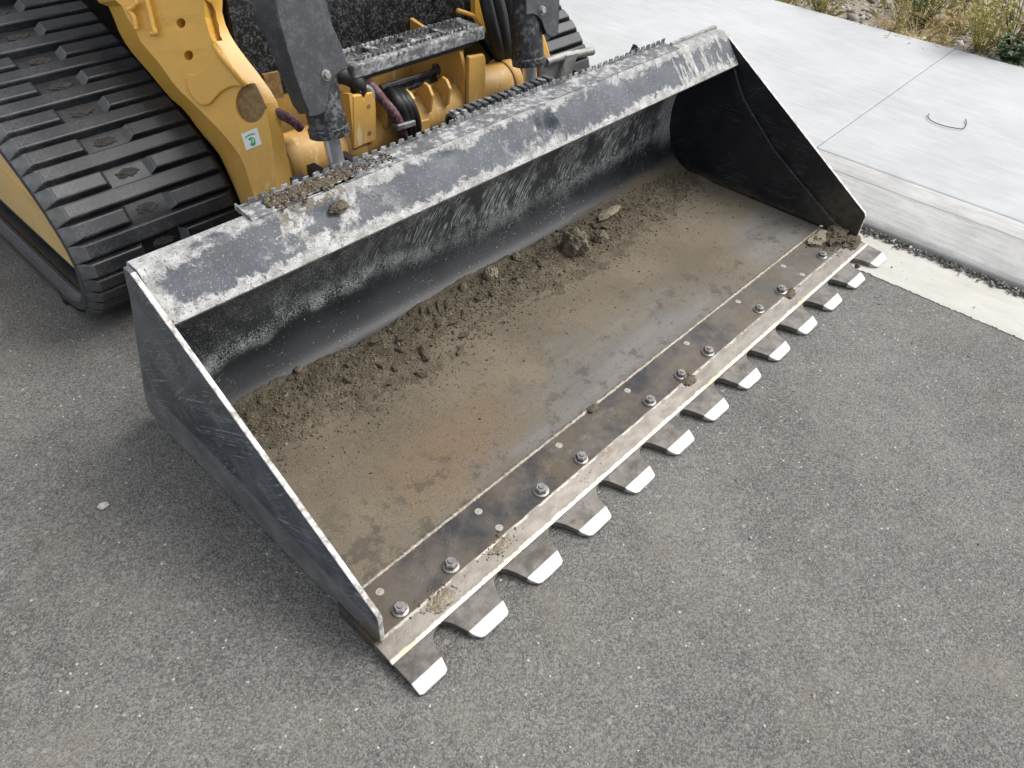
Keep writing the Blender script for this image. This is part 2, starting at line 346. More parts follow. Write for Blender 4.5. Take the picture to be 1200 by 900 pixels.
def m_floor():
    """steel floor plate: brown dried soil film, worn grey towards the front and in streaks along the bucket"""
    b = NB('floor_plate_steel'); X, Y, Z = b.xyz()
    big = b.noise(3.2, 5, .6); med = b.noise(13, 5, .65); fine = b.noise(240, 4, .7); grit = b.noise(95, 4, .75)
    steel = b.mix(b.mr(b.noise(1, 4, .6, b.mapv((3, 26, 20))), .3, .7), (.120, .115, .107), (.170, .165, .155))
    soil = b.mix(b.mr(big, .35, .68), (.102, .083, .057), (.153, .127, .090)); 
    rust = b.mul(b.band(b.add(X, b.mul(b.ma('SUBTRACT', med, .5), .3)), .16, .34, .46, .70), b.band(Y, .22, .32, .40, .52), .7)
    soil = b.mix(rust, soil, (.150, .102, .060))
    fr = b.ma('SUBTRACT', Y, b.add(.25, b.mul(b.band(X, .35, .9, 1.05, 1.6), .20), b.mul(b.band(X, 1.5, 1.75, 1.95, 2.1), .22)))
    cov = b.mr(b.add(fr, b.mul(b.ma('SUBTRACT', big, .5), .34), b.mul(b.ma('SUBTRACT', med, .5), .16)), -.20, .06)
    cov = b.mul(cov, b.mr(fine, .18, .45, .72, 1.0)); cov = b.mx(cov, .22)
    g3 = b.noise(420, 2, .8); soil = b.mix(b.mr(g3, .52, .68, 0, .55), b.mix(b.mr(g3, .48, .34, 0, .5), soil, (.045, .037, .026)), (.215, .190, .145))
    c = b.mix(cov, steel, soil); stn = b.mul(b.mr(b.add(b.noise(17, 5, .7, b.mapv((1,1,1), (0,0,0), (5, 2, 0))), b.mul(b.mr(X, .7, .1), .06)), .56, .66), b.mr(Y, .52, .30), .6); c = b.mix(stn, c, (.050, .044, .036))
    dk = b.mul(b.mr(b.noise(30, 4, .7, b.mapv((1,1,1), (0,0,0), (2, 8, 0))), .60, .70), .5); c = b.mix(dk, c, (.038, .032, .026))
    fl = b.mul(b.mr(grit, .66, .74), .35); c = b.mix(fl, c, (.19, .165, .125))
    return b.out(c, b.lerp(cov, .40, .9), b.lerp(cov, .35, 0.0), b.bump(b.add(b.mul(grit, .7), b.mul(fine, .5)), b_strength(.35), .002), .4)
def b_strength(x): return x
def m_cut():
    b = NB('cutting_edge_steel'); X, Y, Z = b.xyz()
    big = b.noise(5, 5, .6); med = b.noise(24, 5, .65); fine = b.noise(260, 3, .7)
    dark = b.mix(b.mr(b.add(b.mul(big, .6), b.mul(b.noise(19, 5, .7), .4)), .38, .60), (.034, .034, .037), (.115, .098, .080)); dark = b.mix(b.mul(b.mr(X, 1.0, 1.8), .6), dark, (.150, .133, .110))
    dark = b.mix(b.mul(b.mr(b.noise(9, 5, .6, b.mapv((1,1,1), (0,0,0), (3, 3, 0))), .48, .68), .75), dark, (.105, .080, .052))
    brush = b.noise(1, 4, .6, b.mapv((3, 240, 100))); bandc = b.mix(b.mr(b.noise(1, 4, .65, b.mapv((16, 34, 20))), .3, .7), (.115, .100, .083), (.205, .186, .160))
    bandc = b.mix(b.mul(brush, .35), bandc, (.14, .125, .11))
    mud = b.mr(b.noise(14, 5, .7, b.mapv((1,1,1), (0,0,0), (6, 1, 0))), .56, .66); bandc = b.mix(b.mul(mud, .8), bandc, (.15, .115, .075))
    yb = b.add(Y, b.mul(b.ma('SUBTRACT', med, .5), .010))
    isband = b.mr(yb, .1215, .1240, 1.0, 0.0)
    c = b.mix(isband, dark, bandc)
    ln = b.band(b.add(Y, b.mul(b.ma('SUBTRACT', b.noise(60, 4, .6), .5), .010)), .0, .066, .0795, .083)
    lc = b.mix(b.mr(b.noise(7, 4, .6, b.mapv((1,1,1), (0,0,0), (1.3, 4, 0))), .54, .62), (.44, .42, .37), (.42, .36, .22))
    c = b.mix(b.mul(ln, b.mr(b.noise(50, 4, .7), .30, .48)), c, lc)
    c = b.mix(b.mul(b.mr(Z, .0185, .0202, 1.0, 0.0), b.mr(Y, .10, .09)), c, (.040, .036, .031))
    e2 = b.mul(b.band(yb, .1165, .119, .1215, .1235), b.mr(med, .42, .55), .8); c = b.mix(b.mul(e2, .7), c, (.42, .40, .36))
    c = b.mix(b.mul(b.mr(fine, .60, .70), .25), c, (.30, .27, .22))
    sc = b.mul(b.scratch((0, 0, .5), 9, 120, .014, .4, 3, .55), .3); c = b.mix(sc, c, (.40, .38, .35))
    return b.out(c, b.lerp(isband, .45, .38), b.lerp(mud, .45, .1), b.bump(b.add(b.mul(fine, .4), b.mul(med, .6), b.mul(mud, .8)), .3, .002), .45)
def m_tooth():
    b = NB('tooth_steel'); X, Y, Z = b.xyz(); g = b.n('ShaderNodeNewGeometry').outputs['Random Per Island']
    q = b.n('ShaderNodeObjectInfo').outputs['Random']
    v = b.mapv((1, 1, 1)); 
    off = b.n('ShaderNodeVectorMath'); off.operation = 'ADD'; b.L(b.o, off.inputs[0]); cx = b.n('ShaderNodeCombineXYZ'); b.L(b.mul(q, 9.0), cx.inputs[0]); b.L(cx.outputs[0], off.inputs[1]); v = off.outputs[0]
    n = b.noise(26, 5, .65, v); f = b.noise(200, 3, .7, v)
    c = b.mix(b.mr(n, .3, .7), (.060, .056, .048), (.165, .152, .132)); c = b.mix(b.mul(b.mr(b.noise(38, 5, .7, b.mapv((1,1,1), (0,0,0), (3,3,3), v)), .57, .66), .8), c, (.085, .063, .04))
    tip = b.mr(b.add(Y, b.mul(b.ma('SUBTRACT', n, .5), .004)), .0235, .0255, 1.0, 0.0); tip = b.mul(tip, b.mr(Z, .002, .006))
    c = b.mix(tip, c, b.mix(b.mr(b.noise(60, 4, .6, v), .3, .7), (.32, .32, .31), (.41, .41, .40))); 
    lw = b.mul(b.mr(Z, .016, .012, 0.0, 1.0), b.mr(Y, .026, .03), 0.0)
    c = b.mix(b.mul(b.mr(f, .62, .7), .2), c, (.3, .28, .25))
    return b.out(c, b.lerp(tip, .42, .40), b.lerp(tip, .4, .25), b.bump(b.add(n, f), .2, .0015), .45)
def m_plain(name, col, rough=.5, metal=0.0, var=.25, dirt=None, dirtamt=0.0, scale=30, bump=.1):
    b = NB(name); n = b.noise(scale, 5, .65); d = tuple(k*(1-var) for k in col); u = tuple(min(k*(1+var), .9) for k in col)
    c = b.mix(b.mr(n, .3, .7), d, u); r = rough
    if dirt:
        k = b.mul(b.mr(b.add(b.noise(scale*4, 5, .75), b.mul(b.ma('SUBTRACT', n, .5), .6)), .48, .66), dirtamt); c = b.mix(k, c, dirt); r = b.lerp(k, rough, .85)
    return b.out(c, r, metal, b.bump(b.noise(scale*8, 3, .6), bump, .001), .5)
def m_yellow(name, col=(.64, .36, .062), dusty=.35, pale=.5):
    b = NB(name); X, Y, Z = b.xyz(); n = b.noise(5, 4, .6); f = b.noise(130, 4, .75); med = b.noise(18, 5, .65)
    c = b.mix(b.mr(n, .3, .7), tuple(k*.93 for k in col), tuple(k*1.06 for k in col))
    lowz = b.mr(b.add(Z, b.mul(b.ma('SUBTRACT', med, .5), .25)), .34, .54, 1.0, 0.0)
    c = b.mix(b.mul(lowz, dusty), c, (.36, .225, .085))
    run = b.mul(b.mr(b.noise(1, 4, .65, b.mapv((60, 60, 9))), .57, .66), lowz, pale); c = b.mix(run, c, (.60, .52, .38))
    sp = b.mul(b.mr(f, .64, .70), lowz, .45); c = b.mix(sp, c, (.58, .52, .40))
    dk = b.mul(b.mr(b.noise(70, 4, .7, b.mapv((1,1,1), (0,0,0), (4,2,1))), .66, .72), .6); c = b.mix(dk, c, (.10, .06, .025))
    return b.out(c, b.lerp(lowz, .36, .6), 0, b.bump(b.add(f, b.mul(med, .5)), .08, .001), .5)
def m_rubber():
    b = NB('track_rubber'); n = b.noise(9, 5, .65); f = b.noise(160, 4, .7); X, Y, Z = b.xyz()
    c = b.mix(b.mr(n, .3, .7), (.0065, .0075, .009), (.015, .0165, .0185))
    sc = b.mx(b.scratch((.3, .4, .5), 12, 80, .02, 1.2, 3, .48), b.scratch((0, .1, .15), 5, 150, .03, .6, 7, .47))
    c = b.mix(b.mul(sc, .30), c, (.20, .20, .20)); c = b.mix(b.mul(b.mr(b.add(f, b.mul(b.ma('SUBTRACT', n, .5), .6)), .52, .70), .16), c, (.14, .142, .14))
    lft = b.mul(b.mr(b.add(X, b.mul(b.ma('SUBTRACT', n, .5), .09)), .05, .10, 1.0, 0.0), b.mr(f, .35, .6), .22); c = b.mix(lft, c, (.16, .16, .16))
    return b.out(c, b.lerp(sc, .40, .7), 0, b.bump(b.add(f, b.mul(sc, .6)), .15, .001), .45)
def m_soil(name='dry_soil', a=(.078, .066, .047), c2=(.145, .124, .090)):
    b = NB(name); n = b.noise(24, 5, .7); f = b.noise(230, 4, .75); v = b.voro(150)
    c = b.mix(b.mr(n, .3, .7), a, c2); c = b.mix(b.mul(b.mr(f, .58, .68), .5), c, (.17, .145, .105)); c = b.mix(b.mul(b.mr(f, .42, .32), .5), c, (.035, .027, .018))
    return b.out(c, .95, 0, b.bump(b.add(f, b.mul(v, -1.0), b.mul(n, .5)), .8, .004), .15)

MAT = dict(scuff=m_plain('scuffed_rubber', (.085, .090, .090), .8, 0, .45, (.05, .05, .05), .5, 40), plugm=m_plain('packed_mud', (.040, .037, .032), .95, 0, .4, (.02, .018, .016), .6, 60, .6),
    front=m_plain('splashed_black_paint', (.014, .015, .016), .3, 0, .3, (.28, .29, .29), .30, 45, .1), grease=m_plain('dusty_grey_step', (.12, .125, .13), .65, 0, .4, (.40, .395, .38), .85, 16, .5), asphalt=m_asphalt(), walk=m_concrete('sidewalk_concrete', (.305, .316, .320), (.440, .450, .450)), curb=m_concrete('curb_concrete', (.33, .328, .312), (.50, .498, .485), 1.0, .25),
    pan=m_concrete('gutter_concrete', (.36, .352, .315), (.46, .452, .415), .6, .35), verge=m_verge(),
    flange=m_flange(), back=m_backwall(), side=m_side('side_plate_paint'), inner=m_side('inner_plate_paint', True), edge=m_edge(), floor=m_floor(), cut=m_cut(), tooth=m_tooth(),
    bolt=m_plain('worn_bolt_steel', (.27, .26, .25), .38, .7, .35, (.14, .11, .075), .5, 60), plug=m_plain('plug_steel', (.34, .32, .28), .45, .4, .3, (.13, .10, .07), .4, 90),
    weld=m_plain('weld_bead_metal', (.30, .27, .22), .55, .3, .45, (.14, .11, .07), .6, 50, .4),
    yellow=m_yellow('yellow_paint'), yellowd=m_yellow('dusty_yellow_paint', (.58, .335, .078), .6, .7), yellowf=m_yellow('frame_yellow_paint', (.68, .47, .19), .1, .2),
    worn=m_plain('worn_brown_metal', (.21, .125, .045), .6, .1, .3, (.30, .22, .12), .4, 60), rubber=m_rubber(),
    black=m_plain('black_paint', (.022, .024, .027), .40, 0, .3, (.30, .30, .29), .35, 18), guard=m_plain('satin_black_paint', (.040, .043, .048), .48, 0, .15, (.20, .21, .21), .16, 30, .05),
    black2=m_plain('flaking_black_paint', (.020, .021, .023), .35, 0, .3, (.30, .30, .29), .42, 40, .3), dark=m_plain('dark_recess_paint', (.008, .008, .009), .55, 0, .3, (.05, .048, .045), .15, 30),
    step=m_plain('crusted_step_paint', (.06, .064, .07), .5, 0, .4, (.46, .455, .435), .85, 7, .4), chrome=m_plain('chrome_rod', (.80, .82, .86), .28, .85, .06, (.4, .4, .4), .15, 20, .03),
    galv=m_plain('dusty_galvanised_steel', (.24, .245, .23), .5, .5, .2, (.38, .37, .33), .5, 25), hose=m_plain('purple_hose_sleeve', (.085, .032, .045), .65, 0, .35, (.30, .26, .24), .5, 40),
    band=m_plain('grey_clamp', (.16, .16, .165), .5, .3, .2, (.4, .4, .4), .4, 40), sticker=m_plain('white_sticker', (.68, .70, .69), .4, 0, .05, (.4, .33, .2), .15, 50, .02), green=m_plain('green_print', (.05, .36, .12), .5, 0, .1),
    soil=m_soil(), soil2=m_soil('pale_clay', (.19, .16, .115), (.30, .265, .20)), soil3=m_soil('grey_brown_clay', (.115, .096, .068), (.200, .172, .126)),
    crumb=m_stones('soil_crumbs', [(0, (.055, .042, .027)), (.5, (.100, .080, .053)), (.9, (.150, .125, .088)), (1, (.24, .21, .165))], .95),
    grav=m_stones('gutter_gravel_stone', [(0, (.035, .034, .032)), (.5, (.10, .097, .09)), (.85, (.2, .195, .18)), (1, (.42, .41, .39))]),
    vstone=m_stones('verge_stone', [(0, (.10, .09, .075)), (.4, (.25, .225, .185)), (.8, (.42, .39, .33)), (1, (.62, .60, .56))]),
    pebble=m_plain('pale_pebble', (.42, .41, .38), .8, 0, .25, None, 0, 90, .4), wire=m_plain('rusty_dark_wire', (.07, .062, .055), .6, .4, .2),
    leafy=m_plain('yellow_green_leaf', (.28, .25, .065), .6, 0, .3, None, 0, 60), leafd=m_plain('dark_green_leaf', (.05, .095, .035), .6, 0, .3, None, 0, 60), dry=m_plain('dry_grass_straw', (.38, .29, .13), .75, 0, .25, None, 0, 60), redstem=m_plain('red_brown_stem', (.13, .05, .035), .6, 0, .25))

# ------------------------------------------------------------------ the setting
def grid(name, xs, ys, zf, mat, kind='structure'):
    V = [(x, y, zf(x, y)) for y in ys for x in xs]; n = len(xs)
    F = [(j*n+i, j*n+i+1, (j+1)*n+i+1, (j+1)*n+i) for j in range(len(ys)-1) for i in range(n-1)]
    return tag(obj(name, V, F, mat), kind=kind)
grid('asphalt_road', [-120, -3, 0, 3, 120], [-120, -3, 0, 3, 120], lambda x, y: 0.0, MAT['asphalt'])
sk = lambda u, y: u-.027*y                      # everything along the kerb runs a hair off the bucket's own axis
def strip(name, us, zs, y0, y1, n, mat, parent=None, jag=0, smooth=False):
    V = []; F = []; k = len(us)
    for j in range(n+1):
        y = y0+(y1-y0)*j/n
        for i, (u, z) in enumerate(zip(us, zs)):
            dj = (rng.normal()*jag) if (jag and i in (0, 1)) else 0
            V.append((sk(u, y)+(dj if i < 2 else 0), y, z))
    for j in range(n):
        for i in range(k-1): F.append((j*k+i, j*k+i+1, (j+1)*k+i+1, (j+1)*k+i))
    return obj(name, V, F, mat, parent, smooth, 16)
# gutter pan: top 5 mm proud of the asphalt, its edge a little ragged where the asphalt was laid against it
tag(strip('gutter_pan', [1.8585, 1.860, 1.99, 2.118], [-.05, .003, .003, .003], -3, 1.2, 700, MAT['pan'], jag=.0022), kind='structure')
tag(strip('gutter_pan', [1.8585, 1.860, 1.99, 2.118], [-.05, .003, .003, .003], 1.205, 12, 40, MAT['pan'], jag=.002), kind='structure')
kp = smooth_path([(2.106, -.05, 0), (2.107, .012, 0), (2.116, .030, 0), (2.150, .050, 0), (2.20, .073, 0), (2.243, .0915, 0), (2.249, .0905, 0), (2.256, .0955, 0), (2.30, .1065, 0), (2.3235, .1112, 0)], 3)+[Vector((2.3252, .1100, 0)), Vector((2.3254, -.05, 0))]
tag(strip('kerb', [p.x for p in kp], [p.y for p in kp], -6, 14, 20, MAT['curb'], smooth=True), kind='structure')
walk = tag(strip('sidewalk', [2.33, 3.825], [.104, .104], -6, 14, 2, MAT['walk']), kind='structure')
def slabpiece(y0, y1):
    r = .008; prof = [(2.3265, .03), (2.3262, .1085), (2.3275, .1112), (2.334, .1135), (3.822, .1205), (3.829, .119), (3.832, .112), (3.832, .03)]
    V = []; F = []; k = len(prof)
    ys = [(0, -.03), (0, -.003), (.0015, -.0008), (.004, 0)]
    rows = [(y0+a, d) for a, d in ys]+[(y1-a, d) for a, d in reversed(ys)]
    for y, d in rows:
        for u, z in prof: V.append((sk(u, y), y+.024*(u-2.27), z+(d if z > .05 else 0)))
    n = len(rows)
    for j in range(n-1):
        for i in range(k-1): F.append((j*k+i, j*k+i+1, (j+1)*k+i+1, (j+1)*k+i))
    return obj('slab', V, F, MAT['walk'], walk)
for a, b_ in ((-5, -1.991), (-1.989, .449), (.451, 3.449), (3.451, 6.9), (6.904, 13)): slabpiece(a, b_)
vz = lambda x, y: .085+.03*max(0, min(1, (x-3.9)*2))+.018*math.sin(5*x+3*y)+.015*math.sin(11*y-4*x)
grid('verge', [3.80+.12*i for i in range(45)]+[14, 60], [-12]+[-4+.15*i for i in range(80)]+[30, 60], lambda x, y: (vz(x, y) if x < 9 and -5 < y < 9 else .1), MAT['verge'])
# loose gravel lying in the angle between pan and kerb
it = []
for _ in range(5200):
    y = rng.uniform(-2.2, 2.4); u = 2.094+rng.normal()*.0115; it.append((sk(u, y), y, .006+max(0, .004-abs(u-2.10)*.15), float(np.clip(rng.lognormal(-5.45, .40), .0018, .0095))))
for _ in range(70):
    y = rng.uniform(-2, 1.5); it.append((sk(rng.uniform(1.88, 2.09), y), y, .005, rng.uniform(.0012, .003)))
tag(crumbs('gutter_gravel', it, MAT['grav']), 'dark and pale gravel gathered in the gutter at the foot of the kerb', 'gravel', kind='stuff')
V = []; F = []
for _ in range(2600):
    y = rng.uniform(-1.2, 3.0); x = 3.88-.027*y+abs(rng.normal())*.9
    if math.sin(x*4.1+y*2.3)+math.sin(y*5.7-x*1.9)+rng.normal()*.5 < .15: continue
    z = vz(x, y)-.004
    for q in range(4):
        a = rng.uniform(0, 6.28); L = rng.uniform(.02, .075); lean = rng.uniform(.3, 1.3); w = rng.uniform(.0012, .0028); d = (math.cos(a)*lean, math.sin(a)*lean)
        k = len(V); V += [(x-d[1]*w, y+d[0]*w, z), (x+d[1]*w, y-d[0]*w, z), (x+d[0]*L*.6, y+d[1]*L*.6, z+L*.75), (x+d[0]*L, y+d[1]*L, z+L*.8)]; F += [(k, k+1, k+2), (k, k+2, k+3)]
half = len(F)//2
gc = obj('ground_cover', V, F, MAT['dry']); gc.data.materials.append(MAT['leafy'])
for i, p in enumerate(gc.data.polygons): p.material_index = (i//8) % 2
tag(gc, 'low straw and yellow green ground cover on the stony verge', 'ground cover', kind='stuff')
it = []
for _ in range(5200):
    y = rng.uniform(-1.6, 3.4); x = 3.84-.027*y+abs(rng.normal())*1.0; it.append((x, y, vz(x, y)-.004, float(np.clip(rng.lognormal(-4.55, .5), .004, .035))))
tag(crumbs('verge_stones', it, MAT['vstone']), 'pale stones and rubble scattered on the dry verge beyond the sidewalk', 'stones', kind='stuff')
# a few loose chips on the asphalt, too small to pick apart
it = []
for _ in range(520):
    x, y = rng.uniform(-1.3, 1.84), rng.uniform(-1.0, 1.5)
    if -.02 < x < 2 and 0 < y < 1: continue
    it.append((x, y, 0.0, float(np.clip(rng.lognormal(-6.4, .45), .0008, .0042))))
cl = []
for _ in range(60):
    x, y = rng.uniform(-1.0, 1.8), rng.uniform(-.95, 1.2)
    if not (-.02 < x < 2 and 0 < y < 1): cl.append((x, y, -.001, rng.uniform(.003, .0058)))
tag(crumbs('asphalt_chips', cl, MAT['vstone'], None, .5), 'scattered pale stone chips lying on the grey asphalt', 'stone chips', kind='stuff')
tag(crumbs('asphalt_grit', it, MAT['grav']), 'fine loose grit lying on the grey asphalt', 'grit', kind='stuff')

# ------------------------------------------------------------------ the bucket
BW = 1.985
bucket = thing('loader_bucket', 'wide black steel bucket with toothed cutting edge resting on the asphalt, dirt on its floor', 'bucket', (BW/2, .5, 0))
inner_prof = [(.224, .0255), (.40, .024), (.60, .022), (.70, .0222), (.752, .0262), (.800, .045), (.836, .083), (.857, .138), (.865, .195), (.862, .250), (.846, .306), (.818, .356), (.782, .390), (.735, .408)]
ip = [(p.x, p.y) for p in smooth_path([(y, z, 0) for y, z in inner_prof], 4)]
def shell(name, pts, mat, th=.011):
    n = len(pts); off = []
    for i in range(n):
        a = Vector(pts[max(i-1, 0)]); c = Vector(pts[min(i+1, n-1)]); d = (c-a).normalized(); off.append((pts[i][0]+d.y*th, pts[i][1]-d.x*th))
    poly = list(pts)+off[::-1]; xs = np.linspace(.021, BW-.021, 3); V = []; F = []; m = len(poly)
    for x in xs: V += [(x, y, z) for y, z in poly]
    for j in range(len(xs)-1):
        for i in range(m): F.append((j*m+i, j*m+(i+1) % m, (j+1)*m+(i+1) % m, (j+1)*m+i))
    F += [tuple(range(m)), tuple(reversed(range((len(xs)-1)*m, len(xs)*m)))]
    return obj(name, V, F, mat, bucket, True, 40)
k0 = next(i for i, p in enumerate(ip) if p[0] >= .72 and p[1] > .0)
shell('floor_plate', ip[:k0+1], MAT['floor']); shell('back_wall', ip[k0:], MAT['back'])
# side plates: full outer plate, low strip with the asphalt's reflection painted in, thicker liner plate set back from the front edge
outer = [(.741, .508), (.118, .122), (.113, .112), (.113, .040), (.122, .030), (.238, .0295), (.240, .010), (.90, .008), (.938, .022), (.944, .045), (.925, .10), (.790, .430), (.768, .508)]
liner = [(.668, .415), (.640, .372), (.610, .335), (.575, .306), (.463, .215), (.336, .141), (.183, .055), (.176, .034), (.60, .0245), (.72, .025), (.79, .042), (.842, .092), (.862, .150), (.870, .205), (.852, .31), (.80, .385), (.74, .412)]
for s, x0, x1, x2 in ((0, 0.0, .011, .021), (1, BW, BW-.011, BW-.021)):
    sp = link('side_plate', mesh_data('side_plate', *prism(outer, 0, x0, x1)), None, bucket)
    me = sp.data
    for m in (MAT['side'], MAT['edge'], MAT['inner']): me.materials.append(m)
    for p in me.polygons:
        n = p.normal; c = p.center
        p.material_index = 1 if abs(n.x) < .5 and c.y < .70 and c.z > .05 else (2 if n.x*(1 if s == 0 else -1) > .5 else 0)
    b_ = sp.modifiers.new('bevel', 'BEVEL'); b_.width = .0022; b_.segments = 2; b_.limit_method = 'ANGLE'
    ln = obj('liner_plate', *prism(liner, 0, x1+.0003*(1 if s == 0 else -1), x2+(.004 if s == 0 else -.004)), MAT['inner'], bucket, bevel=.003)
# top beam: closed box section between the side plates, with two dents in its face
sec = [(.664, .4285), (.667, .4335), (.700, .4700), (.737, .5085), (.742, .5110), (.775, .5110), (.782, .505), (.795, .420), (.770, .397), (.735, .4045), (.690, .412), (.668, .4220)]
xs = np.linspace(.0125, BW-.0125, 400); V = []; F = []; m = len(sec); ssec = resample([(0, *p) for p in sec+[sec[0]]], 49)[:-1]; m = len(ssec)
def dent(x, y, z):
    d = 0.0
    for cx, cz, rx, rz, a in ((1.085, .470, .020, .026, .020), (1.050, .478, .014, .018, .014), (1.112, .470, .010, .030, -.006), (.735, .492, .030, .012, .006), (.16, .47, .09, .02, .002), (1.50, .465, .2, .02, .0015), (.40, .485, .08, .015, .004)):
        q = ((x-cx)/rx)**2+((z-cz)/rz)**2; d += a*math.exp(-q*1.6)
    return d+.0012*math.sin(x*21+z*40)*math.sin(x*7.3)
for x in xs:
    for p in ssec:
        front = 1.0 if (p.y < .742 and p.z > .430) else 0.0; d = dent(x, p.y, p.z)*front
        V.append((x, p.y+d*.72, p.z-d*.66))
for j in range(len(xs)-1):
    for i in range(m): F.append((j*m+i, j*m+(i+1) % m, (j+1)*m+(i+1) % m, (j+1)*m+i))
F += [tuple(range(m)), tuple(reversed(range((len(xs)-1)*m, len(xs)*m)))]
obj('top_beam', V, F, MAT['flange'], bucket, True, 35)
# serrated grip channel riding on the rear of the beam, packed with dirt at its left end
def serrated(x0, x1, y, z0, z1, th, p=.026, lean=0.0):
    V = []; F = []; pts = [(x0, z0), (x1, z0)]; x = x1
    k = 0
    while x > x0+p*.5:
        a = .52*p; h = z1+rng.normal()*.0006
        pts += [(x, h), (x-a, h+rng.normal()*.0006), (x-a-.002, z1-.008), (x-p+.002, z1-.008)]; x -= p
    pts += [(x0, z1-.008)]
    n = len(pts); V = [(a, y+lean*(b-z0), b) for a, b in pts]+[(a, y+th+lean*(b-z0), b) for a, b in pts]
    return V, [tuple(range(n-1, -1, -1)), tuple(range(n, 2*n))]+[(i, (i+1) % n, n+(i+1) % n, n+i) for i in range(n)]
grip = obj('grip_channel', *merge(box(.252, 1.72, .7440, .800, .5105, .5128), serrated(.30, .50, .7475, .5125, .5180, .003, .018), serrated(.252, 1.72, .7985, .500, .5255, .0035)), MAT['grease'], bucket)
cp = [(y, z) for y, z in ((.7200, .4935), (.7400, .5115), (.7500, .5150), (.795, .5150), (.801, .5240), (.801, .532), (.8045, .532), (.8045, .511), (.742, .5095))]
obj('channel_end', *prism([(.741, .5085), (.748, .5165), (.803, .5235), (.803, .5095), (.744, .5095)], 0, .2475, .2520), MAT['grease'], grip)
obj('rear_rim', *box(1.722, BW-.012, .770, .781, .5112, .519), MAT['flange'], bucket)
# rear grip tread behind the beam, black with a rolled end
def zprof(x): return [(x, .838, .455), (x, .842, .492), (x, .850, .500), (x, .870, .503), (x, .880, .498), (x, .884, .47), (x, .884, .44), (x, .880, .44), (x, .880, .468), (x, .876, .493), (x, .868, .498), (x, .852, .496), (x, .846, .490), (x, .842, .455)]
V, F = loft([zprof(.885), zprof(1.27)]); F = F+[(13, 0, 14, 27), tuple(range(14)), tuple(reversed(range(14, 28)))]
tread = obj('rear_tread', V, F, MAT['black'], bucket)
obj('tread_teeth', *merge(*[box(.89+.025*i, .903+.025*i, .846, .874, .4965, .5085) for i in range(15)]), MAT['step'], tread)
obj('gusset', *prism([(1.585, .44), (1.631, .515), (1.690, .470), (1.690, .44)], 1, .84, .852), MAT['black'], bucket)
obj('hitch_plate', *merge(box(.47, .50, .885, .96, .12, .44), box(1.49, 1.52, .885, .96, .12, .44), box(.50, 1.49, .882, .90, .10, .40)), MAT['dark'], bucket)
# cutting edge: bolted base plate with a bevelled, polished band, and thirteen cut teeth
ce = [(.2265, .0045), (.2265, .0285), (.2240, .0300), (.1235, .0308), (.1205, .0302), (.0790, .0228), (.0738, .0215), (.0728, .0190), (.0728, .0045)]
cutting = obj('cutting_edge', *prism(ce, 0, -.008, BW), MAT['cut'], bucket, bevel=.0012)
wb = []; wx = np.arange(.022, BW-.022, .004)
tube_pts = [(x, .2285+rng.normal()*.0006, .0275) for x in wx]
obj('weld_bead', *tube(tube_pts, [float(.0042+abs(rng.normal())*.0011) for _ in wx], 6), MAT['weld'], bucket, True)
def tooth_outline(left, right):
    L = [(-.110, .0735), (-.104, .0700), (-.099, .062), (-.094, .050), (-.089, .034), (-.083, .015), (-.073, .0025), (-.066, -.0008)] if not left else [(-.0660, .0735), (-.0660, .036), (-.0660, .004), (-.062, -.0005)]
    R = [(-.006, -.0008), (0, .003), (.003, .012), (.006, .025), (.010, .045), (.014, .055), (.020, .063), (.029, .069), (.040, .0725), (.048, .0735)] if not right else [(-.005, -.0005), (.0035, .003), (.0055, .036), (.0065, .0735)]
    return L, R
def zt(y): return .0215-(.0735-y)*.06 if y > .0245 else .0186-(.0245-y)*.46
def tooth(i):
    o = tooth_outline(i == 0, i == 12); r = .0581+.16*i+rng.normal()*.0008; wear = rng.uniform(.0002, .0011); 
    ys = [.0735, .0720, .0695, .066, .061, .055, .048, .040, .028, .0255, .0240, .018, .010, .004, .0005]
    def xat(half, y):
        pts = sorted(half, key=lambda p: p[1])
        if y <= pts[0][1]: return pts[0][0]
        for a, c in zip(pts, pts[1:]):
            if a[1] <= y <= c[1]: return a[0]+(c[0]-a[0])*(y-a[1])/max(c[1]-a[1], 1e-9)
        return pts[-1][0]
    V = []; F = []
    for y in ys:
        jx = 0.0
        a, c = xat(o[0], y)+jx, xat(o[1], y)+jx
        if y < .004: a += .003; c -= .003
        for x in np.linspace(a, c, 5): V.append((r+x, y+(wear*math.sin(x*90+i) if y < .012 else 0), zt(y)))
        V.append((r+a+.001, y, .0045)); V.append((r+c-.001, y, .0045))
    k = 7
    for j in range(len(ys)-1):
        for q in range(4): F.append((j*k+q, j*k+q+1, (j+1)*k+q+1, (j+1)*k+q))
        F += [(j*k+4, j*k+6, (j+1)*k+6, (j+1)*k+4), (j*k+6, j*k+5, (j+1)*k+5, (j+1)*k+6), (j*k+5, j*k, (j+1)*k, (j+1)*k+5)]
    e = (len(ys)-1)*k; F += [(e, e+1, e+2, e+3, e+4, e+6, e+5), (0, 5, 6, 4, 3, 2, 1)]
    return obj('tooth', V, F, MAT['tooth'], cutting, bevel=.0012)
for i in range(13): tooth(i)
